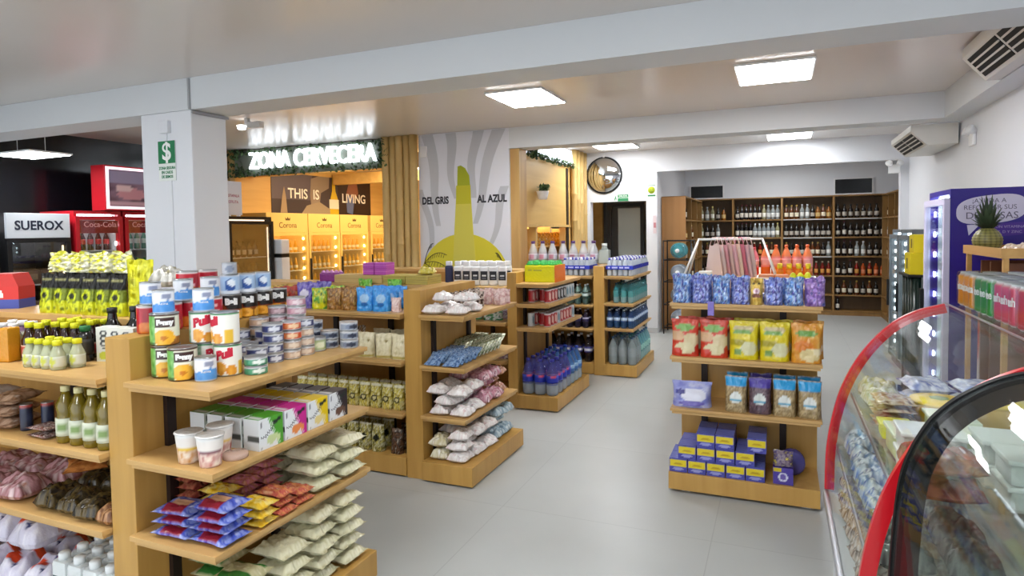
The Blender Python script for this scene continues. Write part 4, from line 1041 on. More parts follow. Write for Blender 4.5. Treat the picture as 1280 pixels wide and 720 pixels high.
# ---- fourth gondola: bottled water
K_PACK = shrink('water_bottle_pack', .30, .28, .215, '#cdd6e6', '#eef1f6', 4, 4, m=PET)
def water_pack(x, y, z, label, group, w=.33, d=.44, h=.20, nx=5, ny=6):
    e = empty('water_pack', label, 'pack', (x, y, z), group=group)
    b = MB(); t = MB(); r = min(w / nx, d / ny) * .47
    for i in range(nx):
        for j in range(ny):
            cx, cy = (i + .5) / nx * w - w / 2, (j + .5) / ny * d - d / 2
            b.lathe([(r * .9, 0), (r, .01), (r, h * .7), (r * .5, h * .86), (r * .4, h * .88)], 12, '#cfd8e2', cx=cx, cy=cy)
            t.lathe([(r * .5, h * .881), (r * .5, h), (0, h)], 10, '#e8ecf4' if (i + j) % 2 else '#5a5ab8', cx=cx, cy=cy)
    part('bottles', b, PET, e); part('bottle_caps', t, PRINT, e, label='white and blue caps')
    part('wrap_band', MB().box(-w / 2 - .003, w / 2 + .003, -d / 2 - .003, d / 2 + .003, h * .36, h * .58, '#2a3ab0', bev=.004), FILM, e, label='blue printed band')
    part('caption_bars', MB().box(-.13, -.105, -d / 2 - .0036, -d / 2 - .003, h * .43, h * .51).box(-.085, -.02, -d / 2 - .0036, -d / 2 - .003, h * .43, h * .51).box(0, .045, -d / 2 - .0036, -d / 2 - .003, h * .43, h * .51).box(.06, .11, -d / 2 - .0036, -d / 2 - .003, h * .43, h * .51), mat('pale_blue_ink', '#b9c0e8', .5), e)
    return e
water_pack(-1.65, 7.19, 1.1305, 'pack of water bottles with a blue band, at the front of the top shelf', 'water packs', w=.30)
water_pack(-1.65, 7.66, 1.1305, 'pack of water bottles with a blue band, behind the front pack', 'water packs', w=.30)
water_pack(-2.16, 7.14, 1.1305, 'pack of water bottles left of the end panel on the top shelf', 'water packs', d=.36, ny=5)
K_TEAL = water('teal_water_bottle', .033, .225, '#2f7f86', '#5aa6a8', '#8ab0b4', '#123f4a', None)
K_DBL = water('dark_blue_water_bottle', .035, .21, '#1c3a6a', '#2f5a92', '#2f5484', '#cfd6de', lambda a, t: hx('#b8cade') if t > .3 else hx('#2a4a80'))
K_BIGC = water('large_clear_bottle', .050, .31, '#8f9ca0', '#a3afb2', '#9aa5a8', '#3a5a78', None)
K_AQUA = water('large_aqua_bottle', .050, .31, '#6aa8b4', '#7db8bc', '#9ac4c6', '#2a5a86', lambda a, t: hx('#9ad0c8'))
for j in range(9):
    for i in range(3):
        if not (i == 0 and j > 4): K_TEAL.put((-1.70 + i * .083, 7.02 + j * .098, .8255), 0, 'teal water bottle, %s file from the panel, %s from the front' % (ORD[i], ORD[j]), 'teal water bottles')
    for i in range(4): K_DBL.put((-1.765 + i * .080, 6.98 + j * .1, .5455), 0, 'dark blue water bottle, %s file from the panel, %s from the front' % (ORD[i], ORD[j]), 'dark blue water bottles')
for j in range(8):
    for i in range(3): (K_BIGC if j < 3 else K_AQUA).put((-1.735 + i * .108, 7.0 + j * .115, .1355), 0, 'large %s water bottle on the base, %s file, %s from the front' % ('clear' if j < 3 else 'aqua', ORD[i], ORD[j]), 'large water bottles on the base')
K_DTE = water('dark_capped_bottle', .036, .23, '#8aa8a0', '#2f5a56', '#5a7a78', '#e6e8ea', lambda a, t: hx('#cfe0da') if .2 < t < .8 else hx('#1f4a44'))
K_PURB = water('dark_purple_bottle', .036, .21, '#3a3250', '#4a426a', '#2f2a40', '#d8d4dc', lambda a, t: hx('#c9c4d8') if t > .6 else hx('#2a2450'))
K_COLB = water('large_cola_bottle', .048, .31, '#231a1c', '#2a2030', '#1c1416', '#e8e8ea', lambda a, t: hx('#d8d8e0') if .35 < t < .6 else hx('#2a2a80'))
for j in range(2):
    for i in range(5): K_DTE.put((-2.43 + i * .095, 6.99 + j * .1, .8005), 0, 'bottle with a white cap and dark label, %s from the left, %s row' % (ORD[i], ('front', 'back')[j]), 'dark labelled bottles')
    for i in range(5): K_PURB.put((-2.43 + i * .095, 6.99 + j * .1, .5305), 0, 'dark purple drink bottle, %s from the left, %s row' % (ORD[i], ('front', 'back')[j]), 'dark purple bottles')
    for i in range(6): K_COLB.put((-2.62 + i * .118, 7.02 + j * .12, .1355), 0, 'large cola bottle with a white cap, %s from the left, %s row' % (ORD[i], ('front', 'back')[j]), 'large cola bottles')
K_GAL = bottle_kind('gallon_bottle', [(.055, 0), (.06, .01), (.06, .12), (.05, .16), (.028, .22), (.022, .25)], [(.35, '#b9bcc6'), (.6, '#d9d2da'), (1, '#dfe3e6')], (.026, .248, .28), '#6a4a86', (.05, .12, lambda a, t: hx('#c98aa0') if ell(a, t, 0, .5, .6, .4) else hx('#d8dae4')), PET)
for i, x in enumerate((-2.88, -2.75, -2.62, -2.48, -2.35, -2.22, -2.09)): K_GAL.put((x, 7.50, 1.2405), 0, 'clear round bottle standing on the highest board, %s from the left' % ORD[i], 'clear bottles on the highest board')
jg = MB(); jg.box(-.065, .065, -.06, .06, 0, .17, '#cfd8d0', bev=.02); jg.lathe([(.05, .165), (.03, .2), (.03, .21)], 16, '#cfd8d0')
e = empty('water_jug', 'square pale jug with a white cap at the right end of the highest board', 'jug', (-1.955, 7.50, 1.2405), group=None)
part('body', jg, PET, e); part('cap', MB().lathe([(.034, .21), (.034, .245), (0, .245)], 16, '#e8ece8'), PRINT, e)
# ================================================================ right gondola end: goods
def sack(name, w, d, h, cols, n, s): return pouches(name, w, d, h, speckle(cols, s, len(name)), FOIL, n, cat='packet', wr=.016)
BF = sack('blue_sweet_sack', .112, .10, .165, ['#4a5cb8', '#7a8ad6', '#b4bde8', '#2f3a94', '#8d7ac4'], 5, 7)
BF2 = sack('blue_sweet_sack', .112, .10, .175, ['#3f6ac0', '#6a9ad8', '#b9cdea', '#2a4a9c', '#7a6ab8'], 5, 8)
VF = sack('violet_sweet_sack', .112, .10, .16, ['#6a4a9a', '#8d6ab8', '#b99ad0', '#4f5cb0'], 2, 7)
zz = 1.1905
for j in range(2):
    for i in range(4): (BF if (i + j) % 2 else BF2).put((-.565 + i * .118, 4.06 + j * .13, zz), RND.uniform(-.05, .05), 'blue crinkled sweet sack left of the gold pouch, %s from the left, %s row' % (ORD[i], ('front', 'back')[j]), 'blue sweet sacks left of the gold pouch')
    for i in range(3): (VF if (i == 2) else (BF2 if (i + j) % 2 else BF)).put((-.035 + i * .105 + (.0), 4.06 + j * .13, zz), RND.uniform(-.05, .05), '%s crinkled sweet sack right of the gold pouch, %s, %s row' % ('violet' if i == 2 else 'blue', ORD[i] + ' from it', ('front', 'back')[j]), 'sweet sacks right of the gold pouch')
GPO = pouches('gold_pouch', .075, .07, .16, shapes(speckle(['#b8923a', '#d9b85c', '#8a6a2a'], 4, 1), [(.3, .8, .1, .05, '#3a3020'), (.7, .8, .1, .05, '#3a3020'), (.5, .52, .26, .12, '#d8c0c8'), (.5, .52, .14, .06, '#b890a0'), ('r', .1, .9, .12, .24, '#c9a040'), (.5, .34, .4, .07, '#7a4a3a')]), FOIL, 1, cat='pouch')
GPO.put((-.115, 4.045, zz), 0, 'gold pouch with a pale oval standing between the blue sweet sacks')
TOPB = lumps('blue_foil_sack', .13, .11, .06, speckle(['#4a5cb8', '#8a96d6', '#c9cfea', '#3a3a9a', '#a9a9b8'], 5, 2), FOIL, n=2)
TOPB.put((-.115, 4.22, zz), .2, 'blue foil sack lying behind the gold pouch')
WR = MB().box(-.018, .018, -.002, .002, -.085, 0, '#7a6ab0')
tag(link('hanging_wrapper', WR.mesh('hanging_wrapper', FOIL), None, (-.385, 3.994, 1.205)), 'violet wrapper strip hanging over the shelf edge below the blue sacks', 'wrapper')
CHR = stand('red_chip_bag', .17, .09, .235, ['#c43a26', '#d0452f', '#b03020'], n=2, lst=[(.5, .78, .36, .09, '#7fae5c'), (.2, .55, .3, .14, '#d9b08a'), (.75, .45, .3, .2, '#d8c49a'), (.5, .22, .4, .16, '#dccfa4'), (.25, .12, .2, .1, '#cf4030')])
CHY = stand('yellow_chip_bag', .17, .09, .235, ['#e0cf1e', '#d9c41c', '#e8da3a'], n=2, lst=[(.5, .80, .4, .08, '#c9b98a'), (.45, .72, .34, .06, '#7fa85c'), (.3, .45, .3, .1, '#a89a1a'), (.7, .3, .3, .18, '#d8d4a8'), (.3, .2, .14, .08, '#7a9a4a')])
CHO2 = stand('orange_chip_bag', .17, .09, .235, ['#e0a03a', '#d98f2a', '#e6b85c'], n=1, lst=[(.5, .75, .4, .07, '#6fa04a'), (.4, .42, .34, .14, '#d97a1c'), (.6, .2, .34, .16, '#e0cc94'), (.85, .3, .12, .1, '#f0e2b8')])
zz = .8555
for i, (fam, w) in enumerate([(CHR, 'red'), (CHR, 'red'), (CHY, 'yellow'), (CHY, 'yellow'), (CHO2, 'orange')]):
    fam.put((-.545 + i * .172, 4.07, zz), 0, '%s and cream chip bag in the front row, %s' % (w, nth(i, 5)), 'chip bags in the front row')
for i, (fam, w) in enumerate([(CHR, 'red'), (CHR, 'red'), (CHY, 'yellow'), (CHY, 'yellow'), (CHO2, 'orange')]):
    fam.put((-.51 + i * .165, 4.20, zz), 0, '%s and cream chip bag in the row behind, %s' % (w, nth(i, 5)), 'chip bags in the row behind')
zz = .5305
VW = pouches('violet_white_bag', .24, .13, .155, shapes(speckle(['#7a80c9', '#9a9fd8', '#c9cce6'], 4, 2), [(.55, .5, .34, .25, '#dfe0ee'), (.5, .18, .34, .1, '#6a5fb0'), (.2, .6, .12, .1, '#3a3a8a')]), FILM, 1)
VW.put((-.51, 4.10, zz), .05, 'large violet and white bag at the left of the bread shelf')
def bread(cap, body, nm): return stand(nm, .128, .10, .215, body, n=2, lst=[('r', 0, 1, .74, 1, cap), (.5, .42, .26, .15, '#d8dcd8'), ('r', .22, .78, .30, .40, '#4a9ab8')], s=9)
BRB = bread('#1f9ad8', ['#a08a64', '#8a744f', '#c0aa80', '#7a6444'], 'blue_topped_pasta_bag'); BRP = bread('#4a3a9a', ['#5a4650', '#6d5660', '#473540', '#8a7478'], 'purple_topped_pasta_bag')
for j in range(2):
    for i, (fam, w) in enumerate([(BRB, 'blue'), (BRP, 'purple'), (BRB, 'blue'), (BRB, 'blue')]):
        fam.put((-.245 + i * .136, 4.07 + j * .125, zz), 0, '%s topped pasta bag on the third shelf, %s, %s row' % (w, nth(i, 4), ('front', 'back')[j]), 'pasta bags on the third shelf')
zz = .1285
CRA = Bags('cracker_brick', 'packet', lambda i: carton_mesh(.107, .13, .085, shapes(speckle(['#3f3f94', '#4a4aa4', '#34347f'], 6, i), [('r', 0, 1, .42, .86, '#d9c41c'), (.5, .22, .3, .1, '#8d90c9'), (.5, .6, .3, .06, '#b89a1a')]), speckle(['#3f3f94', '#5a5ab0'], 6, i), speckle(['#4a55b0', '#6a75c4', '#3a3f94'], 6, i + 2), 14, 14, name='cracker_brick', m=FILM), 3)
rowsC = [(5, -.585, 0), (4, -.53, 1), (2, -.42, 2)]
for n, x0, k in rowsC:
    for i in range(n):
        for j in range(2): CRA.put((x0 + i * .113 + RND.uniform(-.001, .001), 4.065 + j * .136, zz + k * .087), 0, 'yellow and violet cracker brick, %s row up, %s, %s' % (('bottom', 'second', 'top')[k], nth(i, n), ('front', 'behind')[j]), 'cracker bricks on the base')
for j in range(2): CRA.put((-.125 + j * .0, 4.065 + j * .136, zz + 2 * .087), 0, 'yellow and violet cracker brick set apart in the top row, ' + ('front', 'behind')[j], 'cracker bricks on the base')
PUR = Kind('purple_box', 'packet', [('purple_box', carton_mesh(.11, .1, .10, shapes('#4a3a94', [(.5, .45, .24, .26, '#d0cfe6'), (.5, .45, .16, .18, '#6a5aa8'), ('r', .05, .4, .75, .95, '#c9b42a')]), '#43348a', '#54459c', 18, 18, name='purple_box', m=FILM))])
PUR.put((.02, 4.06, zz), 0, 'purple packet with a white circle at the right end of the cracker row')
RLL = stand('brown_violet_packet', .11, .09, .085, ['#6a5a70', '#8a7a84', '#4a3a6a', '#c9b84a'], n=1)
RLL.put((.02, 4.06, zz + .104), 0, 'brown and violet packet on the white circle packet')
VRD = Kind('violet_round_pack', 'packet', [('violet_round_pack', MB().lathe([(.07, 0), (.075, .01), (.075, .07), (.06, .08), (0, .08)], 20, '#4a4488').mesh('violet_round_pack', FILM))])
VRD.put((.07, 4.24, zz + .08), 0, 'violet round pack standing at the back of the base', None, rot=(PI / 2, 0, 0))

# ---- on top behind: tote rack, juice bottles, white tray with lemons
e = empty('tote_rack', 'white rack of pale pink tote bags on the right gondola', 'rack', (-.38, 5.1, 1.263))
for x in (-.20, .26):
    part('rack_side', MB().tube([(x - .10 * (1 if x < 0 else -1), -.16, .009), (x, 0, .30), (x - .10 * (1 if x < 0 else -1), .16, .009)], .008, 8), M_WHITEP, e)
part('rack_rail', MB().tube([(-.20, 0, .30), (.26, 0, .30)], .008, 8), M_WHITEP, e)
TOTE = ['#e0cac6', '#ecd6d4', '#dba6b0', '#d8bcb8', '#ecc0ca', '#f0dccb', '#d07a90', '#e6c6ce']
M_TOTE = [mat('tote_cloth_%d' % i, c, .85) for i, c in enumerate(TOTE)]
for i in range(9):
    x = -.085 + i * .030
    b = MB()
    b.grid(lambda u, v: (.004 * math.sin(PI * v) * (1 + nz(u * 3, i, 1)), (u - .5) * (.11 + .10 * v), -v * .24 + (.02 * nz(u * 2, v, i))), 8, 8, '#ffffff')
    b.grid(lambda u, v: (-.004 * math.sin(PI * v) * (1 + nz(u * 3, i, 5)), (u - .5) * (.11 + .10 * v), -v * .24 + (.02 * nz(u * 2, v, i))), 8, 8, '#ffffff', flip=True)
    b.tube([(0, -.05, 0), (0, -.025, .053), (0, .025, .053), (0, .05, 0)], .004, 6)
    tag(link('tote_bag', b.mesh('tote_bag', M_TOTE[i % 8]), None, (-.38 + x, 5.1, 1.263 + .26), (0, .0, .75)), 'pale tote bag hanging on the white rack, %s' % nth(i, 9), 'tote bag', 'tote bags on the white rack')
WBX = MB().box(-.045, .045, -.04, .04, 0, .075, '#e8e8e4', bev=.004)
tag(link('white_box', WBX.mesh('white_box', PRINT), None, (-.50, 4.80, 1.263)), 'small white box left of the tote rack', 'box')
K_ORJ = water('orange_juice_bottle', .036, .245, '#e07a4a', '#e88a8a', '#e0641c', '#d8602a', lambda a, t: hx('#e8a0a0') if abs(a) < 1.2 else hx('#e0742c'), m=DRINK)
K_PKJ = water('pink_juice_bottle', .034, .225, '#d0707c', '#d88a98', '#d9341c', '#c9505a', lambda a, t: hx('#e8b0b8'), m=DRINK)
for j in range(2):
    for i in range(5): K_ORJ.put((-.105 + i * .0765, 5.45 + j * .09, 1.263), 0, 'orange juice bottle behind the white tray, %s from the left, %s row' % (ORD[i], ('front', 'back')[j]), 'orange juice bottles')
    for i in range(2): K_PKJ.put((-.265 + i * .075, 5.45 + j * .09, 1.263), 0, 'pink juice bottle beside the orange ones, %s, %s row' % (('left', 'right')[i], ('front', 'back')[j]), 'pink juice bottles')
tr = MB().box(-.19, .19, -.11, .11, 0, .012, '#e6e3da', bev=.003).box(-.19, .19, -.11, -.1, .012, .04, '#e6e3da').box(-.19, .19, .1, .11, .012, .04, '#e6e3da').box(-.19, -.18, -.1, .1, .012, .04, '#e6e3da').box(.18, .19, -.1, .1, .012, .04, '#e6e3da')
tag(link('white_tray', tr.mesh('white_tray', PRINT), None, (.04, 4.80, 1.263)), 'shallow white tray of fruit in front of the juice bottles', 'tray')
LEM = Kind('lemon', 'fruit', [('lemon', MB().lathe([(0, 0), (.012, .004), (.023, .02), (.025, .033), (.023, .046), (.012, .062), (0, .068)], 14, '#d9d81c').mesh('lemon', PRINT))])
for i in range(3): LEM.put((.065 + i * .055, 4.76, 1.2755), 0, 'yellow lemon in the white tray, ' + ('left', 'middle', 'right')[i], 'lemons')
ORN = Kind('orange_pack', 'packet', [('orange_pack', MB().box(-.05, .05, -.035, .035, 0, .05, '#d98a5a', bev=.012).mesh('orange_pack', FILM))])
for i in range(2): ORN.put((-.075 + i * .105, 4.76, 1.2755), .1, 'orange packet in the white tray, ' + ('left', 'right')[i], 'orange packets in the tray')
K_YSM = bottle_kind('yellow_capped_bottle', [(.022, 0), (.024, .003), (.024, .07), (.012, .095)], [(1, '#e0801c')], (.018, .09, .125), '#e0c41c')
for i in range(4): K_YSM.put((.0 + i * .062, 4.95, 1.263), 0, 'small orange bottle with a yellow spout behind the white tray, %s' % nth(i, 4), 'yellow spout bottles')

# ================================================================ curved glass display counters
M_REDP = mat('red_lacquer', '#c4121f', .3, coat=.4)
M_BLKP = mat('black_lacquer', '#070708', .55, spec=.2)
M_STL = mat('brushed_steel', '#b9bcc2', .32, .85)
M_CASE = mat('white_enamel', '#d5d8da', .4)
GLASS = clear_glass('curved_pane', '#fbfdfc', .045, .20, .02)
GLASS_N = clear_glass('near_curved_pane', '#fbfdfc', .035, .12, .02)
GLASS2 = clear_glass('flat_pane', '#fbfdfc', .03, .40, .01)
def spline(pts, n=6):
    o = []
    for i in range(len(pts) - 1):
        p0 = pts[max(i-1, 0)]; p1 = pts[i]; p2 = pts[i+1]; p3 = pts[min(i+2, len(pts)-1)]
        for k in range(n):
            t = k / n
            o.append(tuple(.5 * (2*p1[c] + (p2[c]-p0[c])*t + (2*p0[c]-5*p1[c]+4*p2[c]-p3[c])*t*t + (-p0[c]+3*p1[c]-3*p2[c]+p3[c])*t**3) for c in (0, 1)))
    o.append(pts[-1]); return o
def offset(pl, d):
    o = []
    for i, p in enumerate(pl):
        a = pl[max(i-1, 0)]; b = pl[min(i+1, len(pl)-1)]
        dx, dz = b[0]-a[0], b[1]-a[1]; l = math.hypot(dx, dz)
        o.append((p[0] + dz / l * d, p[1] - dx / l * d))
    return o
prof1 = spline([(.171, .60), (.176, .761), (.199, .909), (.238, 1.041), (.304, 1.166), (.39, 1.267), (.476, 1.323), (.565, 1.352)])
prof2 = spline([(.232, .60), (.230, .80), (.238, .969), (.25, 1.081), (.268, 1.147), (.296, 1.206), (.318, 1.238), (.362, 1.281), (.435, 1.325), (.53, 1.352)])
def counter(label, prof, y0, y1, arch_m, arch_w, arch_name, gm, xb=1.12, zt=1.352, shelves=((1.0, .262), (.79, .212))):
    e = empty('display_counter', label, 'display case', (.6, (y0 + y1) / 2, 0))
    oy = (y0 + y1) / 2
    def P(n, b, m, lab=None):
        for i, v in enumerate(b.v): b.v[i] = (v[0] - .6, v[1] - oy, v[2])
        return part(n, b, m, e, label=lab)
    xf, xt = prof[0][0], prof[-1][0]
    P('base_cabinet', MB().box(xf + .03, xb, y0, y1, .06, .52, bev=.006), M_CASE)
    P('plinth', MB().box(xf + .08, xb - .03, y0 + .02, y1 - .02, 0, .059), MATS['matte_black'])
    P('deck', MB().box(xf + .012, xb, y0 + .002, y1 - .002, .521, .585), M_CASE)
    P('bumper_rail', MB().box(xf - .008, xf + .011, y0, y1, .56, .597, bev=.005), M_STL, 'steel rail')
    inner = offset(prof, .006)
    P('front_glass', MB().sweep('y', inner, prof, y0 + .02, y1 - .02), gm, 'curved clear pane')
    ao = offset(prof, -.004); ai = offset(prof, arch_w)
    for ya, yb in ((y0, y0 + .018), (y1 - .018, y1)):
        P('end_arch', MB().sweep('y', ai, ao, ya, yb), arch_m, arch_name)
    pl = ai + [(xb, ai[-1][1]), (xb, .60)]
    P('end_glass', MB().prism(pl, y1 - .012, y1 - .006, 'y'), GLASS2)
    P('end_glass', MB().prism(pl, y0 + .006, y0 + .012, 'y'), GLASS2)
    P('top_deck', MB().box(xt + .001, xb, y0, y1, zt - .006, zt + .004, bev=.002), GLASS2, 'clear glass top')
    P('top_edge', MB().box(xt - .003, xt + .004, y0, y1, zt + .0045, zt + .0085), M_STL)
    P('back_frame', MB().box(xb + .001, xb + .03, y0, y0 + .04, .52, zt).box(xb + .001, xb + .03, y1 - .04, y1, .52, zt).box(xb + .001, xb + .03, y0 + .04, y1 - .04, zt - .06, zt).box(xb + .001, xb + .03, (y0 + y1) / 2 - .02, (y0 + y1) / 2 + .02, .52, zt - .06), M_CASE)
    P('added_lamp_tube', MB().tube([(xb - .05, y0 + .06, zt - .035), (xb - .05, y1 - .06, zt - .035)], .012, 8), mat('counter_fill_lamp', '#ffffff', .5, emit='#f4faff', es=6.0), 'added fill light tube under the top')  # tube lamp added to brighten the goods inside the counter
    for z, xs_ in shelves:
        P('shelf', MB().box(xs_, xb - .05, y0 + .025, y1 - .025, z - .008, z, bev=.002), GLASS2)
        P('shelf_edge', MB().box(xs_ - .006, xs_ - .0005, y0 + .025, y1 - .025, z - .012, z + .002), M_STL)
    return e
counter('curved glass display counter with a red end arch, farther one', prof1, 1.69, 2.80, M_REDP, .03, 'red arch', GLASS)
counter('curved glass display counter with a black end arch, nearest the camera', prof2, .42, 1.625, M_BLKP, .05, 'black arch', GLASS_N, shelves=((.86, .32),))
# goods inside the farther counter
zD, zM, zU = .5855, .7905, 1.0005
NUT = lumps('nut_bag', .11, .13, .055, speckle(['#6a4a3a', '#8d6a5a', '#b9a08a', '#d8cfc8', '#4e3a3a', '#a8947a'], 8, 3), n=4)
for j in range(7):
    for i in range(2):
        NUT.put((.265 + i * .135, 1.80 + j * .145, zD), RND.uniform(-.1, .1), 'bag of nuts on the counter deck, %s row, %s' % (('outer', 'inner')[i], nth(j, 7, 'nearest', 'farthest')), 'nut bags in the counter')
        if j < 6: NUT.put((.265 + i * .135, 1.86 + j * .145, zD + .085), RND.uniform(-.1, .1), 'bag of nuts in the upper layer, %s row, %s' % (('outer', 'inner')[i], nth(j, 6, 'nearest', 'farthest')), 'nut bags, upper layer in the counter')
CLB = lumps('blue_white_bag', .12, .14, .075, speckle(['#5a7ac0', '#a9b9c9', '#d8dee2', '#7a8fa0', '#3f5ca0', '#c9cfc9'], 7, 3), n=4)
DRK = lumps('dark_wrapped_bag', .12, .14, .075, speckle(['#1f2622', '#3f4842', '#6a7068', '#2a2a2c', '#8d8f88'], 6, 3), n=3)
for j in range(6):
    for i in range(2): DRK.put((.29 + i * .145, 1.83 + j * .165, zM), RND.uniform(-.1, .1), 'dark wrapped bag at the near end of the middle glass shelf, %s row, %s' % (('outer', 'inner')[i], ('nearest', 'second')[j]), 'dark wrapped bags in the counter') if j < 2 else CLB.put((.29 + i * .145, 1.83 + j * .165, zM), RND.uniform(-.1, .1), 'blue and clear bag on the middle glass shelf, %s row, %s' % (('outer', 'inner')[i], nth(j - 2, 4, 'nearest', 'farthest')), 'blue and clear bags in the counter')
CRY = lumps('popcorn_bag', .12, .13, .07, speckle(['#d8d4b8', '#c9c494', '#e8e6da', '#b8b07a', '#dfe0d8'], 6, 3), n=3)
for k, (x, y) in enumerate([(.34, 2.71), (.34, 2.57)]): CRY.put((x, y, zU), .1 * k, 'cream bag at the far end of the upper glass shelf, %s' % ('far', 'near')[k], 'cream bags in the counter')
BWP = flatbags('blue_white_packet', .2, .14, .045, speckle(['#6a7fc9', '#aab4de', '#dfe3f0', '#4a5cb0', '#e8e8ee'], 4, 3))
for i in range(3):
    for k in range(2): BWP.put((.485 + i * .155, 2.66, zU + k * (BWP.top + .001)), PI / 2 + .1, 'blue and white packet on the upper shelf, %s, %s' % (('left', 'middle', 'right')[i], ('lower', 'upper')[k]), 'blue and white packets in the counter')
def tub(nm, w, d, h, body, lid_c):
    return Kind(nm, 'container', [('tub_body', MB().box(-w / 2 + .006, w / 2 - .006, -d / 2 + .006, d / 2 - .006, 0, h - .012, body, bev=.01).mesh(nm + '_body', PRINT)), ('lid', MB().box(-w / 2, w / 2, -d / 2, d / 2, h - .0115, h, lid_c, bev=.004).mesh(nm + '_lid', PRINT), None)])
YT = Kind('yellow_round_tub', 'container', [('tub_body', MB().lathe([(.062, 0), (.068, .004), (.078, .06), (.078, .07)], 28, '#d9a81c').mesh('yellow_tub_body', PRINT)), ('lid', MB().lathe([(.082, .0705), (.082, .082), (.05, .085), (0, .085)], 28, '#e8c41c').lathe([(.03, .0852), (.03, .0862), (0, .0862)], 6, '#8aa05a').mesh('yellow_tub_lid', PRINT), 'bright yellow lid')])
YT.put((.465, 2.42, zU), 0, 'yellow round tub with a lid on the upper counter shelf')
YT.put((.635, 2.46, zU), 0, 'yellow round tub set farther back on the upper counter shelf')
WAF = flatbags('wafer_packet', .15, .11, .02, speckle(['#8a5a34', '#b8946a', '#e0d2b8', '#6a4426'], 5, 4), cat='packet')
for k in range(4): WAF.put((.345, 2.36, zU + k * (WAF.top + .001)), PI / 2 + .05, 'brown wafer packet in the stack before the yellow tub, %s' % layer(k, 4), 'wafer packets')
PGT = tub('pale_green_tub', .12, .15, .075, '#cfd49a', '#dfe4cc')
YGT = tub('bright_yellow_tub', .09, .09, .05, '#d9d81c', '#e8e65a')
YGT.put((.325, 2.22, zU), 0, 'small bright yellow tub between the wafers and the pale green tubs')
for i, (x, y) in enumerate([(.345, 2.06), (.475, 2.25), (.475, 2.08)]): PGT.put((x, y, zU), .05, 'pale green tub with a whitish lid, %s' % ('at the shelf edge', 'inner far', 'inner near')[i], 'pale green tubs')
WHT2 = tub('white_tub', .15, .13, .06, '#d8dbd6', '#e6e8e4')
for i, (x, y) in enumerate([(.36, 1.915), (.53, 1.915), (.545, 1.775), (.72, 1.775), (.70, 1.915)]):
    for k in range(2): WHT2.put((x, y, zU + k * .061), .0, 'white lidded tub in the near half of the counter, %s pair, %s' % (ORD[i], ('lower', 'upper')[k]), 'white lidded tubs')
# goods inside the nearest counter
MEB = lumps('reddish_packet', .17, .12, .05, speckle(['#8a3f34', '#b05c48', '#6a2c26', '#c08468'], 4, 3), n=2)
for k in range(2): MEB.put((.355, 1.775, zU + k * .062), .0, 'reddish wrapped packet at the near end of the upper counter shelf, ' + ('lower', 'upper')[k], 'reddish wrapped packets')
MEA = lumps('red_meat_tray', .16, .12, .05, speckle(['#8a3f34', '#a85a48', '#6a2c26', '#b87a64'], 4, 3), n=2)
zA = .8605
for i, (x, y) in enumerate([(.42, 1.46), (.42, 1.31), (.60, 1.42)]): MEA.put((x, y, zA), 0, 'reddish brown wrapped slab in the nearest counter, %s' % ('by the black arch', 'nearer', 'inner')[i], 'reddish slabs')
DKP = lumps('dark_green_bag', .13, .13, .06, speckle(['#26302a', '#3f4a42', '#1a201c', '#6a746a'], 5, 3), n=2)
for i, (x, y) in enumerate([(.40, 1.14), (.40, .98), (.56, 1.2)]): DKP.put((x, y, zA), 0, 'dark green bag in the nearest counter, %s' % ('outer far', 'outer near', 'inner')[i], 'dark green bags')
GYT = tub('grey_tray', .2, .24, .05, '#a9ada6', '#b9bdb6')
for i, y in enumerate((1.40, 1.12)): GYT.put((.38, y, .5855), 0, 'grey lidded tray on the deck of the nearest counter, ' + ('far', 'near')[i], 'grey trays')
LIM = tub('lime_tub', .13, .13, .08, '#c9d08a', '#dfe6c0')
for i, y in enumerate((.80, .64)): LIM.put((.42, y, zA), 0, 'lime green tub in the nearest counter, ' + ('far', 'near')[i], 'lime green tubs')
# soft-drink six-packs on the glass top
M_WRAP = clear_glass('shrink_film', '#f6fafa', .06, .5, .12)
def sixpack(x, y, c1, c2, word, label, group='drink can packs on the glass counter', n=3, m=2, tm=None, rz=0.0):
    r, h = .0325, .121
    e = empty('drink_pack', label, 'drink pack', (x, y, 1.3565), (0, 0, rz), group)
    def fn(a, t):
        if t > .94 or t < .05: return hx('#c4c7ca')
        return mixc(c1, c2, max(0, min(1, (t - .1) * 1.2 if False else (.5 - t)))) 
    b = MB(); rows = 10
    prof = [(r * .8, 0), (r, .008)] + [(r, .008 + (h - .022) * (i + 1) / rows) for i in range(rows)] + [(r * .82, h - .004), (r * .82, h), (r * .72, h - .003), (0, h - .003)]
    me = b.lathe(prof, 20, fn=lambda a, z: fn(a, z / h)).mesh('drink_can', TIN)
    tx = wrap_text(word, .036, tm or M_TXTW, r, .07, 0, .62, .001) if word else None
    for i in range(n):
        for j in range(m):
            c = link('can', me, e, ((j - (m - 1) / 2) * 2.04 * r, (i - (n - 1) / 2) * 2.04 * r, 0), (0, 0, -PI / 2))
            if j == 0 and tx: link('lettering', tx, c)
    w = MB().box(-m * 1.03 * r, m * 1.03 * r, -n * 1.03 * r, n * 1.03 * r, .002, h + .003, bev=.014)
    part('film', w, M_WRAP, e, label='clear shrink film')
    return e
ys = [2.685, 2.475, 2.265, 2.055, 1.845]
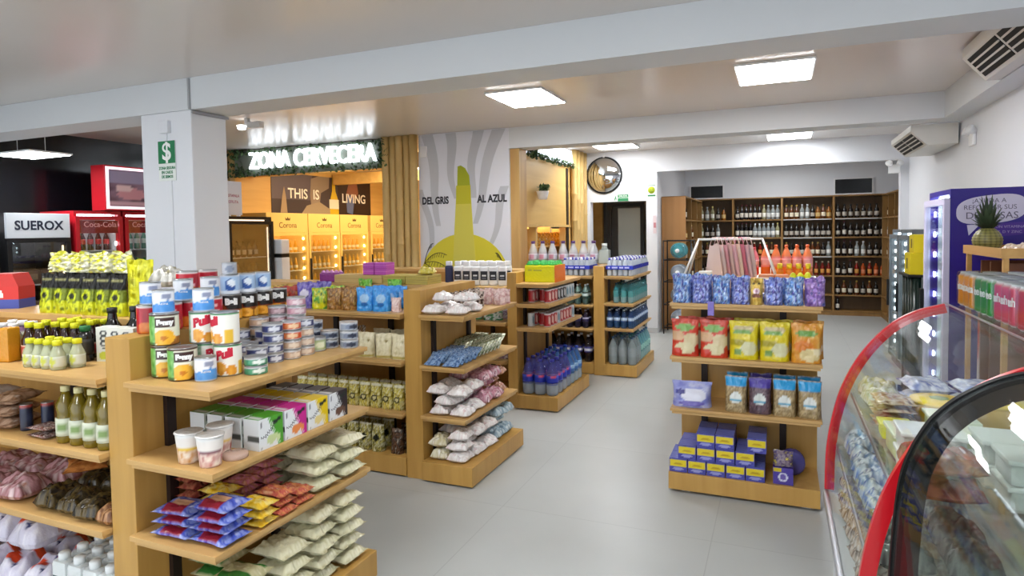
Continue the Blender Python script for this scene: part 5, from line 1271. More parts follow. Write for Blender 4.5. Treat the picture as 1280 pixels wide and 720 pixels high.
for k in range(3):
    x = .665 + k * .142
    wh = ('at the counter edge', 'second from the counter edge', 'third from the counter edge')[k]
    sixpack(x, ys[0], '#e08a14', '#e8a01c', 'Fanta', 'pack of orange drink cans, ' + wh, tm=mat('navy_ink', '#2a2f55', .5) if False else M_TXTW)
    sixpack(x, ys[1], '#0f8a2c', '#18a03a', 'Kree', 'pack of green drink cans, ' + wh)
    sixpack(x, ys[2], '#d0486a', '#d84a5c', 'crush', 'pack of pink drink cans, ' + wh)
    sixpack(x, ys[3], '#c41f3a', '#d03a4a', '', 'pack of red drink cans, ' + wh)

# ---- wooden stand with the pineapple
WOOD_T = wood_mat('raw_plywood', '#b98a4a', '#cfa262', .55, 1, 10)
WOOD_R = wood_mat('red_brown_wood', '#5a3018', '#7a4526', .5, 2, 8)
e = empty('wooden_stand', 'tall wooden stand with a shallow tray top in front of the purple fridge', 'stand', (1.28, 4.25, 0))
part('tray', MB().box(-.255, .30, -.36, .36, 1.475, 1.487).box(-.255, -.24, -.36, .36, 1.488, 1.525).box(.285, .30, -.36, .36, 1.488, 1.525).box(-.24, .285, -.36, -.345, 1.488, 1.525).box(-.24, .285, .345, .36, 1.488, 1.525), WOOD_T, e)
for x in (-.23, .27):
    for y in (-.335, .335): part('leg', MB().box(x - .012, x + .012, y - .012, y + .012, 0, 1.474), WOOD_T, e)
for y in (-.18, .02, .2): part('board', MB().box(-.2, .26, y, y + .02, .62, 1.44), WOOD_R, e, label='reddish brown upright board')
part('lower_shelf', MB().box(-.25, .29, -.355, .355, .58, .60), WOOD_T, e)
# pineapple
pb = MB(); r0 = .070
def pine_r(t): return r0 * (math.sin(PI * (.12 + .80 * t)) ** .6)
def pfn(u, v):
    a = u * 2 * PI; t = v
    k = .5 + .5 * math.sin(u * 2 * PI * 8 + v * 26) * math.sin(u * 2 * PI * 8 - v * 26)
    rr = pine_r(t) * (1 + .10 * k)
    return (rr * math.sin(a), -rr * math.cos(a), t * .135)
pb.grid(pfn, 48, 26, lambda u, v: mixc('#4a4a26', '#a09a58', .5 + .5 * math.sin(u * 2 * PI * 8 + v * 26) * math.sin(u * 2 * PI * 8 - v * 26)))
e = empty('pineapple', 'ripe pineapple with a spiky dark crown on the wooden stand tray', 'fruit', (1.118, 4.50, 1.4895), (0, 0, 0))
part('fruit_body', pb, PRINT, e)
lf = MB()
for ring in range(6):
    n = 12 - ring
    for i in range(n):
        a = 2 * PI * (i + ring * .5) / n; L = .085 + .018 * ring; out = 1.0 - .14 * ring; w = .017
        pts = []
        for k in range(5):
            t = k / 4
            rr = .022 - .003 * ring + out * L * t * (.9 - .15 * t) * (1 if ring < 4 else .7)
            z = .13 + ring * .006 + L * (t * (1.15 - out * .55) + .05)
            pts.append((rr, z - out * .02 * t * t))
        vs = []
        for (rr, z), t in zip(pts, (0, .25, .5, .75, 1)):
            ww = w * (1 - t) ** .7
            vs += [(rr * math.sin(a) - ww * math.cos(a), -rr * math.cos(a) - ww * math.sin(a), z), (rr * math.sin(a) + ww * math.cos(a), -rr * math.cos(a) + ww * math.sin(a), z)]
        lf.add(vs, [(2*k, 2*k+1, 2*k+3, 2*k+2) for k in range(4)], mixc('#1f2c1c', '#3f5238', RND.random()))
part('crown_leaves', lf, mat('pineapple_leaf', '#2a3826', .5) if False else PAPERP, e, label='dark green spiky crown')
PAS = lumps('pastry_bag', .14, .12, .05, speckle(['#d8bca0', '#e8d8c8', '#c9a080', '#f0e8e0'], 5, 3), n=2)
for i, (x, y) in enumerate([(1.19, 4.05), (1.36, 4.06), (1.19, 4.22), (1.36, 4.22)]): PAS.put((x, y, 1.4875), .2, 'wrapped pastry on the wooden tray, ' + ('near left', 'near right', 'far left', 'far right')[i], 'wrapped pastries')
PLA = tub('clear_lid_tub', .16, .14, .07, '#c9c6c6', '#e0dfe0'); PLA.put((1.45, 4.44, 1.4875), .1, 'pale lidded tub at the far corner of the wooden tray')
RWB = stand('red_white_bag', .14, .07, .72, ['#a82a2a', '#c9504a', '#d8cfd0', '#8a1c20'], n=1, s=3); RWB.put((1.152, 4.532, .602), 0, 'red and white sack on the lower board of the wooden stand')

# ---- purple fridge and the coolers beyond
LED = mat('led_strip', '#ffffff', .5, emit='#e8f6ff', es=10.0)
LEDW = mat('warm_led', '#ffffff', .5, emit='#ffdd9a', es=22.0)
M_PURP = mat('violet_vinyl', '#2f1f86', .35)
M_GREYC = mat('grey_cooler', '#6f7478', .45)
def cooler(name, label, w, d, h, body, frame, loc, rz, shelf_z, header=None, led=LED, group=None, inner='#dfe6ea', dots=0, glass=None, hh=.24):
    """glass-door cooler facing -Y in its own frame; origin at the middle of its back foot line"""
    e = empty(name, label, 'fridge', loc, (0, 0, rz), group)
    t = .035; hb = .14; ht = hh if header else .06
    part('body', MB().box(-w/2, -w/2 + t, -d, 0, 0, h).box(w/2 - t, w/2, -d, 0, 0, h).box(-w/2 + t, w/2 - t, -d, 0, h - t, h).box(-w/2 + t, w/2 - t, -d, 0, 0, hb).box(-w/2 + t, w/2 - t, -t, 0, hb, h - t), body, e)
    part('liner', MB().box(-w/2 + t, w/2 - t, -t - .012, -t - .002, hb, h - t), mat('cooler_liner_' + inner.strip('#'), inner, .5), e)
    part('side_liner', MB().box(-w/2 + t + .001, -w/2 + t + .003, -d + .05, -t - .014, hb, h - t).box(w/2 - t - .003, w/2 - t - .001, -d + .05, -t - .014, hb, h - t), MATS['cooler_liner_' + inner.strip('#')], e)
    for z in shelf_z: part('shelf', MB().box(-w/2 + t + .003, w/2 - t - .003, -d + .07, -t - .014, z - .012, z), mat('wire_shelf', '#c9cdd0', .4), e)
    f = .045
    part('added_fill_lamp', MB().box(-w/2 + .08, w/2 - .08, -d + .05, -d + .09, h - t - .03, h - t - .005), led, e)  # glowing box added under the top to brighten the cooler's inside
    dr = part('door_frame', MB().box(-w/2, -w/2 + f, -d - .035, -d - .002, hb * .6, h - ht).box(w/2 - f, w/2, -d - .035, -d - .002, hb * .6, h - ht).box(-w/2 + f, w/2 - f, -d - .035, -d - .002, h - ht - f, h - ht).box(-w/2 + f, w/2 - f, -d - .035, -d - .002, hb * .6, hb * .6 + f), frame, e)
    part('door_glass', MB().box(-w/2 + f, w/2 - f, -d - .022, -d - .016, hb * .6 + f, h - ht - f), glass or GLASS2, dr)
    part('door_handle', MB().box(-w/2 + .01, -w/2 + .035, -d - .06, -d - .036, h * .42, h * .62, bev=.004), MATS['matte_black'], dr)
    if header: part('header', MB().box(-w/2, w/2, -d - .03, -d + .005, h - ht + .004, h, bev=.004), header, e)
    for sx in (-1, 1):
        x = sx * (w / 2 - t - .02)
        lb = MB()
        if dots:
            for k in range(dots): 
                z = hb + .1 + (h - ht - hb - .2) * k / (dots - 1)
                lb.box(x - .014, x + .014, -d + .02, -d + .03, z - .02, z + .02, bev=.006)
        else: lb.box(x - .008, x + .008, -d + .02, -d + .03, hb + .08, h - ht - .08)
        part('led_strip', lb, led, e)
    return e
pf = cooler('glass_door_fridge', 'tall violet side panelled fridge with a pineapple in front', .64, .56, 1.885, M_PURP, mat('lilac_frame', '#cfcbe6', .4), (1.60, 5.325, 0), -PI / 2, (.45, .72, .99, 1.26, 1.53), dots=11)
# its printed side (faces the camera): speech bubble and lozenge
bub = [( .19 * math.copysign(abs(math.cos(a)) ** .7, math.cos(a)), .092 * math.copysign(abs(math.sin(a)) ** .75, math.sin(a))) for a in [2 * PI * k / 40 for k in range(40)]]
M_BUB = mat('bubble_print', '#cfcbe2', .4); M_LOZ = mat('lozenge_print', '#4a2a94', .4); M_BTX = mat('bubble_ink', '#5a5470', .5); M_LTX = mat('lozenge_ink', '#a99ad0', .5)
# the side panel lies in the plane Y=5.0; in the fridge's own frame that is +X of it
def side_part(n, mb, m, x, z, lift, lab=None):
    o = part(n, mb, m, pf, (.32 + lift, x - 1.60, z), (PI / 2, 0, PI / 2), lab)
    return o
bb = MB().prism([(x, y + .1 * x) for x, y in bub], 0, .0012, 'z').prism([(-.13, -.101), (-.06, -.099), (-.12, -.17)], 0.0, .0012, 'z')
side_part('speech_bubble', bb, M_BUB, 1.262, 1.745, .0004, 'lilac speech bubble')
for s_, sz, x, z in (('¡AYUDA A', .04, 1.25, 1.80), ('REFORZAR SUS', .042, 1.255, 1.757), ('DEFENSAS', .062, 1.265, 1.703)):
    o = side_part('lettering', text_mesh(s_, sz, M_BTX, 'CENTER', .0004), None, x, z, .002); o.rotation_euler = (PI / 2, 0, PI / 2)
lz = MB().prism([(.105 * math.copysign(abs(math.cos(a)) ** .6, math.cos(a)), .042 * math.copysign(abs(math.sin(a)) ** .7, math.sin(a)) + .12 * .105 * math.cos(a)) for a in [2 * PI * k / 32 for k in range(32)]], 0, .0012, 'z')
side_part('lozenge', lz, M_LOZ, 1.36, 1.615, .0004, 'violet lozenge')
for s_, z in (('CON VITAMINAS', 1.63), ('C, D Y ZINC', 1.597)): side_part('lettering', text_mesh(s_, .024, M_LTX, 'CENTER', .0004), None, 1.36, z, .002)
K_MINI = bottle_kind('fridge_bottle', [(.03, 0), (.032, .006), (.032, .11), (.014, .16), (.013, .185)], [(.5, '#d9dde0'), (.7, '#a9c0d0'), (1, '#c9d6de')], (.016, .183, .2), '#3a5a9a')
for k, z in enumerate((.45, .72, .99, 1.26, 1.53)):
    for i in range(5): K_MINI.put((1.13, 5.125 + i * .1, z + .001), 0, 'pale bottle in the violet fridge, %s shelf, %s' % (('bottom', 'second', 'third', 'fourth', 'top')[k], nth(i, 5, 'nearest', 'farthest')), 'bottles in the violet fridge')
for i, y in enumerate((8.02, 8.66)):
    cooler('glass_door_fridge', 'low grey cooler with bright dotted lights, ' + ('nearer to the yellow boxes', 'nearer to the liquor room')[i], .6, .33, 1.6, M_GREYC, M_GREYC, (1.60, y, 0), -PI / 2, (.4, .7, 1.0, 1.3), dots=13, group='grey coolers on the right wall')
e = empty('bottle_stand', 'black stand with bottle columns under the yellow boxes by the fridge', 'stand', (1.245, 7.02, 0))
part('foot_plate', MB().box(-.16, .16, -.25, .25, 0, .06), MATS['matte_black'], e); part('top_plate', MB().box(-.16, .16, -.25, .25, 1.17, 1.19), MATS['matte_black'], e)
for y in (-.2, -.07, .07, .2):
    part('column', MB().lathe([(.045, .061), (.045, 1.169)], 12, cx=-.09, cy=y), mat('dark_bottle_green', '#10201a', .25), e)
YB = Kind('yellow_box', 'box', [('yellow_box', MB().box(-.13, .13, -.13, .13, 0, .2, '#d9c414', bev=.006).box(-.1305, -.13, -.03, .03, .05, .15, '#4a3a10').mesh('yellow_box', PRINT))])
YB.put((1.235, 6.95, 1.1905), 0, 'large yellow box at the bottom of the stack on the black stand', 'yellow boxes'); YB.put((1.25, 6.95, 1.3915), 0, 'yellow box at the top of the stack on the black stand', 'yellow boxes', .85)
YB.put((1.25, 7.19, 1.1905), 0, 'yellow box behind the stack on the black stand', 'yellow boxes', .8)
# ================================================================ liquor room
def liquor_unit(name, label, loc, rz, w, d, h, bays, shelves, rail=()):
    e = empty(name, label, 'shelving', loc, (0, 0, rz), 'liquor shelves')
    t = .035
    xs = [-w / 2 + i * (w - t) / bays for i in range(bays + 1)]
    for x in xs: part('upright_board', MB().box(x, x + t, -d, 0, .0, h), WOOD_Q, e)
    part('back_board', MB().box(-w / 2, w / 2, .001, .014, 0, h), wood_mat('liquor_back_board', '#5c452c', '#6d5334', .55, 2, 10), e)
    part('top_board', MB().box(-w / 2, w / 2, -d - .01, .014, h + .0005, h + .022), WOOD_Q, e)
    part('plinth', MB().box(-w / 2 + t, w / 2 - t, -d + .01, -d + .03, 0, shelves[0] - .03), WOOD_Q, e)
    for z in shelves:
        for x in xs[:-1]: part('shelf', MB().box(x + t + .0005, x + t + (w - t) / bays - t - .0005, -d + .005, 0, z - .025, z), WOOD_Q, e)
    for (b, z) in rail:
        x0 = xs[b] + t
        part('price_rail', MB().box(x0 + .01, x0 + (w - t) / bays - t - .01, -d - .004, -d + .004, z - .026, z - .006), mat('rail_grey', '#b9b9b6', .5), e, label='pale price rail')
    return e
LSH = (.09, .385, .74, 1.10, 1.455, 1.80)
liquor_unit('liquor_shelf', 'long wooden liquor shelving along the back wall under the black windows', (.035, 13.40, 0), 0, 3.55, .30, 2.2, 4, LSH, ((2, 1.80), (2, 1.455), (2, 1.10), (3, 1.80)))
liquor_unit('liquor_shelf', 'wooden liquor shelving returning along the left wall of the liquor room', (-1.785, 11.85, 0), PI / 2, 2.44, .36, 2.16, 3, LSH[:5] + (1.80,))
liquor_unit('liquor_shelf', 'wooden liquor shelving returning along the right wall of the liquor room', (2.005, 12.05, 0), -PI / 2, 2.0, .32, 2.18, 3, LSH[:5] + (1.80,))
struct('trim_8', MB().box(-1.79, -1.41, 10.565, 10.618, 0, 2.165), wood_mat('pale_cabinet_side', '#a8743f', '#b8844c', .45, 2, 10))
def lq(nm, r, h, neck, col, capc, labc, sh=.62, m=None):
    return bottle_kind(nm, [(r * .92, 0), (r, .01), (r, h * sh), (neck * 1.3, h * (sh + .14)), (neck, h * (sh + .2)), (neck, h * .93)], [(1, col)], (neck * 1.15, h * .9, h), capc, (h * .16, h * .45, lambda a, t: lc(labc) if abs(a) < 1.3 else lc(col)) if labc else None, m or DRINK, 14)
LQ = {'wine': lq('wine_bottle', .037, .29, .014, '#120c10', '#5a1420', '#d8d0c4'), 'clear': lq('spirit_bottle', .038, .27, .015, '#a9b0b0', '#c9ccd0', '#e0e0dc', m=PET), 'rum': lq('rum_bottle', .04, .26, .015, '#5a2c0c', '#b89a3a', '#e6dcc0'), 'whisky': lq('whisky_bottle', .043, .24, .016, '#8a5214', '#1c1a18', '#d0b070'), 'dark': lq('dark_spirit_bottle', .04, .25, .015, '#17120f', '#1a1816', '#b8b0a4'), 'pisco': lq('pisco_bottle', .035, .28, .013, '#b8b48a', '#d8c46a', '#efece0', m=PET), 'red': lq('red_liqueur_bottle', .037, .26, .014, '#7a1c14', '#e0d0b0', '#d89a4a'), 'orange': lq('amber_liqueur_bottle', .038, .25, .015, '#a8481c', '#1c1410', '#d0805a')}
WRD = {'wine': 'dark wine bottle', 'clear': 'clear spirit bottle', 'rum': 'brown rum bottle', 'whisky': 'amber whisky bottle', 'dark': 'black spirit bottle', 'pisco': 'pale clear bottle', 'red': 'dark red liqueur bottle', 'orange': 'orange liqueur bottle'}
plan = {  # bay -> shelf (top first) -> kinds
 0: ['rum pisco pisco clear pisco dark whisky', 'clear pisco pisco dark dark clear', 'rum rum dark rum whisky rum', 'dark rum dark wine', 'wine wine dark', 'rum dark rum'],
 1: ['dark wine wine wine wine wine pisco clear clear clear', 'wine wine wine wine clear clear clear clear clear pisco', 'dark dark wine red red rum rum', 'dark red red', 'dark', 'wine wine'],
 2: ['rum rum rum clear clear dark whisky rum whisky', 'dark dark dark dark clear dark dark dark dark', 'rum dark dark dark dark rum rum dark clear', 'red red red dark red red red red', 'dark dark dark wine dark dark', 'wine'],
 3: ['dark dark dark dark dark dark dark', 'dark wine dark dark dark wine dark wine', 'wine wine wine clear clear dark dark dark', 'wine dark wine red orange red orange orange', 'dark rum dark rum dark rum dark', 'wine']}
bayw = (3.55 - .035) / 4; bx0 = .035 - 3.55 / 2 + .035
for b in range(4):
    for k, row in enumerate(plan[b]):
        z = LSH[5 - k] + .001; ks = row.split(); n = max(8, len(ks))
        for i, w in enumerate(ks):
            x = bx0 + b * bayw + .06 + (bayw - .035 - .12) * (i / (n - 1))
            LQ[w].put((x, 13.17 + RND.uniform(-.01, .01), z), 0, '%s on the back wall, %s bay, %s shelf, %s from the left' % (WRD[w], ('first', 'second', 'third', 'fourth')[b], ('top', 'second', 'third', 'fourth', 'fifth', 'bottom')[k], ORD[i]), 'bottles on the back liquor shelves', 1)
for sd, x, y0, nm in ((0, -1.52, 10.72, 'left'), (1, 1.78, 11.15, 'right')):
    for k in range(5):
        for i in range(8):
            if (i * 3 + k + sd) % 5 == 0: continue
            yy = y0 + i * (.29 if sd == 0 else .245)
            br = [10.63 + .802, 10.63 + 1.603] if sd == 0 else [11.05 + .655, 11.05 + 1.31]
            if any(abs(yy - q - .017) < .07 for q in br): continue
            w = ['dark', 'rum', 'wine', 'clear', 'whisky', 'rum'][(i + k * 2) % 6]
            LQ[w].put((x, yy, (LSH[:5] + (1.80,))[5 - k] + .001), PI / 2 if sd == 0 else -PI / 2, '%s on the %s return shelves, %s shelf, %s from the shop' % (WRD[w], nm, ('top', 'second', 'third', 'fourth', 'fifth')[k], ORD[i]), 'bottles on the return shelves')

# ---- water rack by the white pillar
e = empty('water_rack', 'black steel rack of large water drums beside the white pillar', 'rack', (-1.47, 10.25, 0))
M_BST = mat('black_tube', '#15161c', .4, .3)
fr = MB()
for x in (-.21, .21):
    for y in (-.19, .19): fr.tube([(x, y, 0), (x, y, 1.47)], .011, 6)
for z in (.10, .46, .82, 1.16, 1.46):
    fr.tube([(-.21, -.19, z), (.21, -.19, z), (.21, .19, z), (-.21, .19, z)], .009, 6, closed=True)
part('frame', fr, M_BST, e)
def drum(nm, col, col2):
    b = MB(); pr = [(.0, 0), (.10, .004), (.125, .02)]
    for i in range(5): pr += [(.13, .04 + i * .055), (.122, .062 + i * .055), (.13, .085 + i * .055)]
    pr += [(.11, .34), (.03, .385), (.03, .40)]
    b.lathe(pr, 20, fn=lambda a, z: mixc(col, col2, .5 + .5 * math.sin(z * 70)))
    return Kind(nm, 'water drum', [('body', b.mesh(nm + '_body', PET)), ('cap', MB().lathe([(.034, .395), (.034, .425), (0, .425)], 14, '#e0e6ea').mesh(nm + '_cap', PRINT), 'white cap')])
D1 = drum('water_drum', '#1f8a9a', '#58b8c0'); D2 = drum('water_drum', '#8a98a8', '#b8c2cc')
for k, z in enumerate((.11, .47, .83, 1.17)):
    (D1 if k == 3 else D2).put((-1.47, 10.45, z + .135), 0, '%s water drum lying in the black rack, %s tier' % ('teal' if k == 3 else 'pale', ('bottom', 'second', 'third', 'top')[k]), 'water drums', .93, rot=(PI / 2, 0, 0))

# ================================================================ back wall fittings
e = empty('round_mirror', 'round convex security mirror with a black rim above the doorway', 'mirror', (-2.625, 10.098, 2.53))
mm = MB(); mm.lathe([(.285, 0), (.27, .03), (.22, .06), (.14, .085), (.06, .096), (0, .098)], 40)
part('mirror_dome', mm, mat('mirror_silver', '#d8dadd', .02, 1), e, (0, -.012, 0), (PI / 2, 0, 0))
part('rim', MB().tube([(.287 * math.cos(a), -.014, .287 * math.sin(a)) for a in [2 * PI * k / 48 for k in range(48)]], .013, 8, closed=True), MATS['matte_black'], e, label='black rim')
part('bracket', MB().box(-.015, .015, -.03, -.001, .285, .34), M_LFR, e)
M_GRN = mat('exit_green', '#1f7a4c', .45)
e = empty('exit_sign', 'small green and white exit sign over the doorway', 'sign', (-2.36, 10.098, 2.157))
part('plate', MB().box(-.13, .13, -.006, 0, -.055, .055), mat('sign_white', '#e6ebe6', .4), e)
part('green_field', MB().box(-.045, .128, -.0075, -.0062, .004, .053).box(-.045, .128, -.0075, -.0062, -.053, -.004), M_GRN, e)
part('lettering', text_mesh('SALIDA', .042, M_TXTW, 'CENTER', .0004), None, e, (.042, -.0082, .028), FACE_S)
part('running_figure', MB().prism([(-.10, -.04), (-.085, -.04), (-.08, -.01), (-.06, -.035), (-.055, -.025), (-.075, .005), (-.07, .03), (-.085, .03), (-.095, .0)], -.0075, -.0062, 'y').lathe([(.009, 0), (.009, .001)], 10, cx=-.078, cy=-.007), M_GRN, e)
e = empty('emblem_sign', 'small white sign with a yellow green round emblem beside the opening', 'sign', (-1.865, 10.098, 2.25))
part('plate', MB().box(-.075, .075, -.006, 0, -.10, .10), MATS['sign_white'], e)
part('emblem', MB().lathe([(.055, 0), (.055, .0015), (0, .0015)], 24), mat('lime_print', '#a9b81c', .45), e, (0, -.0062, .012), (PI / 2, 0, 0))
part('emblem_smile', MB().box(-.02, .02, -.0095, -.0082, -.01, -.002).box(-.02, -.012, -.0095, -.0082, .02, .032).box(.012, .02, -.0095, -.0082, .02, .032), M_GRN, e)
part('caption_bar', MB().box(-.06, .06, -.0075, -.0062, -.085, -.062).box(-.06, .06, -.0075, -.0062, .08, .09), M_GRN, e)
e = empty('pillar_notice', 'pale notice tube hanging on the pillar side beside the water rack', 'notice', (-1.815, 10.09, 1.72))
part('paper', MB().box(-.025, .025, -.01, -.002, -.14, .14), mat('pinkish_paper', '#d8c8cc', .6), e)
part('print', MB().box(-.018, .018, -.0112, -.0102, -.05, .03), mat('faded_red_print', '#b87a80', .6), e)
# mural
e = empty('mural_panel', 'tall wall mural of a yellow bottle on a yellow hill with grey rays', 'mural', (-3.655, 7.098, 1.45))
part('panel', MB().box(-.63, .632, -.004, -.001, -1.4, 1.445), mat('mural_white', '#dfe0e8', .5), e)
M_RAY = mat('mural_grey', '#c2c3c9', .5); M_YEL = mat('mural_yellow', '#d8cb35', .5); M_LIME = mat('mural_lime', '#a3ac22', .5); M_PALE = mat('mural_pale_yellow', '#d5cb55', .5)
for i, (x0, x1, z0, w0, w1) in enumerate([(-.50, -.33, .28, .085, .035), (-.19, -.10, .62, .075, .03), (.20, .12, .62, .075, .035), (.50, .14, .30, .09, .035), (.60, .34, -.02, .06, .03), (-.60, -.42, -.1, .055, .03)]):
    b = MB(); n = 14; L = []; Rr = []
    for k in range(n + 1):
        t = k / n; z = 1.443 + (z0 - 1.443) * t if i < 4 else .75 + (z0 - .75) * t
        x = x0 + (x1 - x0) * t + .035 * math.sin(t * 5.5 + i); w = w0 + (w1 - w0) * t
        L.append((max(-.63, x - w), z)); Rr.append((min(.63, x + w), z))
    b.prism(L + Rr[::-1], -.0055, -.0045, 'y'); part('grey_ray', b, M_RAY, e)
hill = [(-.63, -1.4), (.63, -1.4), (.63, -.25)] + [(.63 * math.cos(a), -.42 + .60 * math.sin(a)) for a in [PI * k / 20 for k in range(2, 19)]] + [(-.63, -.25)]
part('yellow_hill', MB().prism(hill, -.0068, -.0058, 'y'), M_YEL, e)
bt = [(-.21, -1.4), (.21, -1.4), (.20, -.75), (.165, -.2), (.135, .25), (.115, .62), (.11, .78), (-.09, .78), (-.095, .62), (-.125, .25), (-.155, -.2), (-.20, -.75)]
part('yellow_bottle', MB().prism(bt, -.0082, -.0072, 'y'), M_PALE, e)
part('bottle_neck', MB().prism([(-.095, .55), (.115, .55), (.11, .78), (-.09, .78)], -.0092, -.0084, 'y'), mat('mural_olive', '#c3bd2a', .5), e)
part('lime_wedge', MB().prism([(-.075, .78), (.105, .78), (.095, .9), (.04, .995), (-.02, 1.03), (-.065, 1.02)], -.0092, -.0084, 'y'), M_LIME, e)
part('bottle_label', MB().box(-.22, .20, -.0102, -.0094, -1.0, -.71), MATS['mural_white'], e, label='white bottle label')
part('lettering', text_mesh('Cer', .13, M_TXTK, 'CENTER', .0004), None, e, (-.12, -.0108, -.80), FACE_S)
part('lettering', text_mesh('DEL GRIS', .125, mat('charcoal_ink', '#2a2a34', .5), 'CENTER', .0004, .0055, .76), None, e, (-.395, -.0066, .60), FACE_S)
part('lettering', text_mesh('AL AZUL', .125, MATS['charcoal_ink'], 'CENTER', .0004, .0055, .80), None, e, (.40, -.0066, .60), FACE_S)
def palm(cx, cz, s, sgn):
    b = MB()
    for k, an in enumerate((-40, 0, 35, 70)):
        a = math.radians(an); L = .42 * s
        pts = [(cx + sgn * L * t * math.cos(a), -.0105, cz + L * (t * math.sin(a) + .45 * t - .75 * t * t)) for t in [q / 10 for q in range(11)]]
        b.tube(pts, .0035, 4)
        for q in range(2, 10):
            p = pts[q]; b.tube([p, (p[0] - sgn * .02, p[1], p[2] - .06 * s)], .0025, 4)
    part('palm_lines', b, M_TXTK, e)
palm(-.57, -.20, .95, 1); palm(.57, -.32, .95, -1)

# bamboo columns
M_BAM = wood_mat('bamboo_cane', '#bd9a5a', '#d2b274', .5, 2, 10)
def bamboo(label, pts, z0, z1, r, loc):
    e = empty('bamboo_column', label, 'bamboo', loc)
    for k, (x, y) in enumerate(pts):
        pr = [(r, z0)]; z = z0 + .12 + .2 * ((k * 37) % 10) / 10
        while z < z1 - .05:
            pr += [(r * .95, z - .015), (r * 1.08, z), (r * .95, z + .015)]; z += .42 + .08 * ((k * 13) % 5) / 5
        pr.append((r, z1))
        part('cane', MB().lathe(pr, 12, cx=x, cy=y), M_BAM, e)
    return e
bamboo('bamboo column between the beer zone opening and the mural', [(-.21 + i * .105, .02 * (i % 2)) for i in range(5)], 0, H_CEIL - .003, .055, (-4.53, 7.028, 0))
bamboo('bamboo column at the far left of the beer zone opening', [(-.12 + i * .105, .02 * (i % 2)) for i in range(4)], 0, H_CEIL - .003, .05, (-7.65, 7.04, 0))
bamboo('bamboo column at the back corner below the round mirror wall', [(.0 + .02 * (i % 2), -.42 + i * .1) for i in range(6)], 0, H_CEIL - .003, .048, (-2.962, 9.95, 0))
M_PINE = wood_mat('pine_board', '#b98f52', '#cfa868', .5, 2, 9)
struct('trim_9', MB().box(-3.018, -2.90, 7.12, 7.36, 0, BEAM_Z - .002, bev=.004), M_PINE)
struct('trim_10', MB().box(-3.02 + .001, -3.005, 9.3, 9.38, 0, 2.6), mat('dark_gap', '#2a1c10', .6))

# glowing signs with leaves
M_GLOW = mat('lit_lettering', '#ffffff', .5, emit='#eaf4ff', es=2.4)
M_GLOWB = mat('lit_board', '#dfe8f0', .5, emit='#e6f0ff', es=.75)
LEAFM = mat('ivy_leaf', '#3a5230', .6, var=.35, vscale=20)
def leaves(n, box, rnd, size=.05):
    b = MB()
    for k in range(n):
        x, y, z = (rnd.uniform(*box[0]), rnd.uniform(*box[1]), rnd.uniform(*box[2]))
        a, p = rnd.uniform(0, 6.28), rnd.uniform(-1.2, 1.2); s = size * rnd.uniform(.6, 1.2)
        m = Matrix.Rotation(a, 3, 'Z') @ Matrix.Rotation(p, 3, 'X')
        v = [m @ Vector(q) + Vector((x, y, z)) for q in ((0, 0, 0), (s * .45, 0, s * .35), (0, s * .12, s), (-s * .45, 0, s * .35))]
        b.add(v, [(0, 1, 2), (0, 2, 3)], mixc('#26381f', '#5a7a48', rnd.random()))
    return b
rl = random.Random(5)
e = empty('lit_sign', 'long glowing sign with white letters and ivy over the beer zone', 'sign', (-6.02, 7.1, 2.70))
part('sign_board', MB().box(-1.55, 1.20, -.03, .015, -.19, .185), mat('sign_board_grey', '#7d8478', .6), e)
part('lettering', text_mesh('ZONA CERVECERA', .335, M_GLOW, 'CENTER', .02, .004, .76), None, e, (.02, -.055, .01), FACE_S, 'glowing white letters')
o = part('ivy', leaves(330, ((-1.62, 1.22), (-.09, -.035), (-.22, -.11)), rl), PAPERP, e); o['kind'] = 'stuff'
o = part('ivy', leaves(200, ((-1.62, 1.22), (-.09, -.035), (.10, .165)), rl), PAPERP, e); o['kind'] = 'stuff'
o = part('ivy', leaves(230, ((1.19, 1.30), (-.12, -.035), (-.20, .165)), rl, .06), PAPERP, e); o['kind'] = 'stuff'
o = part('ivy', leaves(200, ((-1.85, -1.22), (-.12, -.035), (-.22, .165)), rl, .06), PAPERP, e); o['kind'] = 'stuff'
e = empty('lit_sign', 'shorter glowing sign with ivy on the wooden side wall of the beer zone', 'sign', (-2.998, 8.62, 2.765))
part('sign_board', MB().box(-.02, .02, -1.0, 1.08, -.115, .115), M_GLOWB, e)
part('lettering', text_mesh('ZONA CERVECERA', .22, M_GLOW, 'CENTER', .008, .007, .86), None, e, (.03, .04, .0), FACE_E, 'glowing white letters')
o = part('ivy', leaves(260, ((.02, .07), (-1.05, 1.1), (-.18, -.10)), rl, .055), PAPERP, e); o['kind'] = 'stuff'
o = part('ivy', leaves(120, ((.02, .08), (-1.05, -.8), (-.18, .06)), rl, .055), PAPERP, e); o['kind'] = 'stuff'
# hanging plant
e = empty('wall_plant', 'green plant in a white half pot on the wooden side wall', 'plant', (-3.018, 8.02, 2.07), sc=.66)
part('pot', MB().lathe([(.085, 0), (.10, .05), (.125, .15), (.128, .165), (.115, .165), (.10, .12)], 20), M_WHITEP, e, (.13, 0, 0))
o = part('leaves', leaves(150, ((.10, .23), (-.15, .15), (.15, .26)), rl, .07), PAPERP, e)

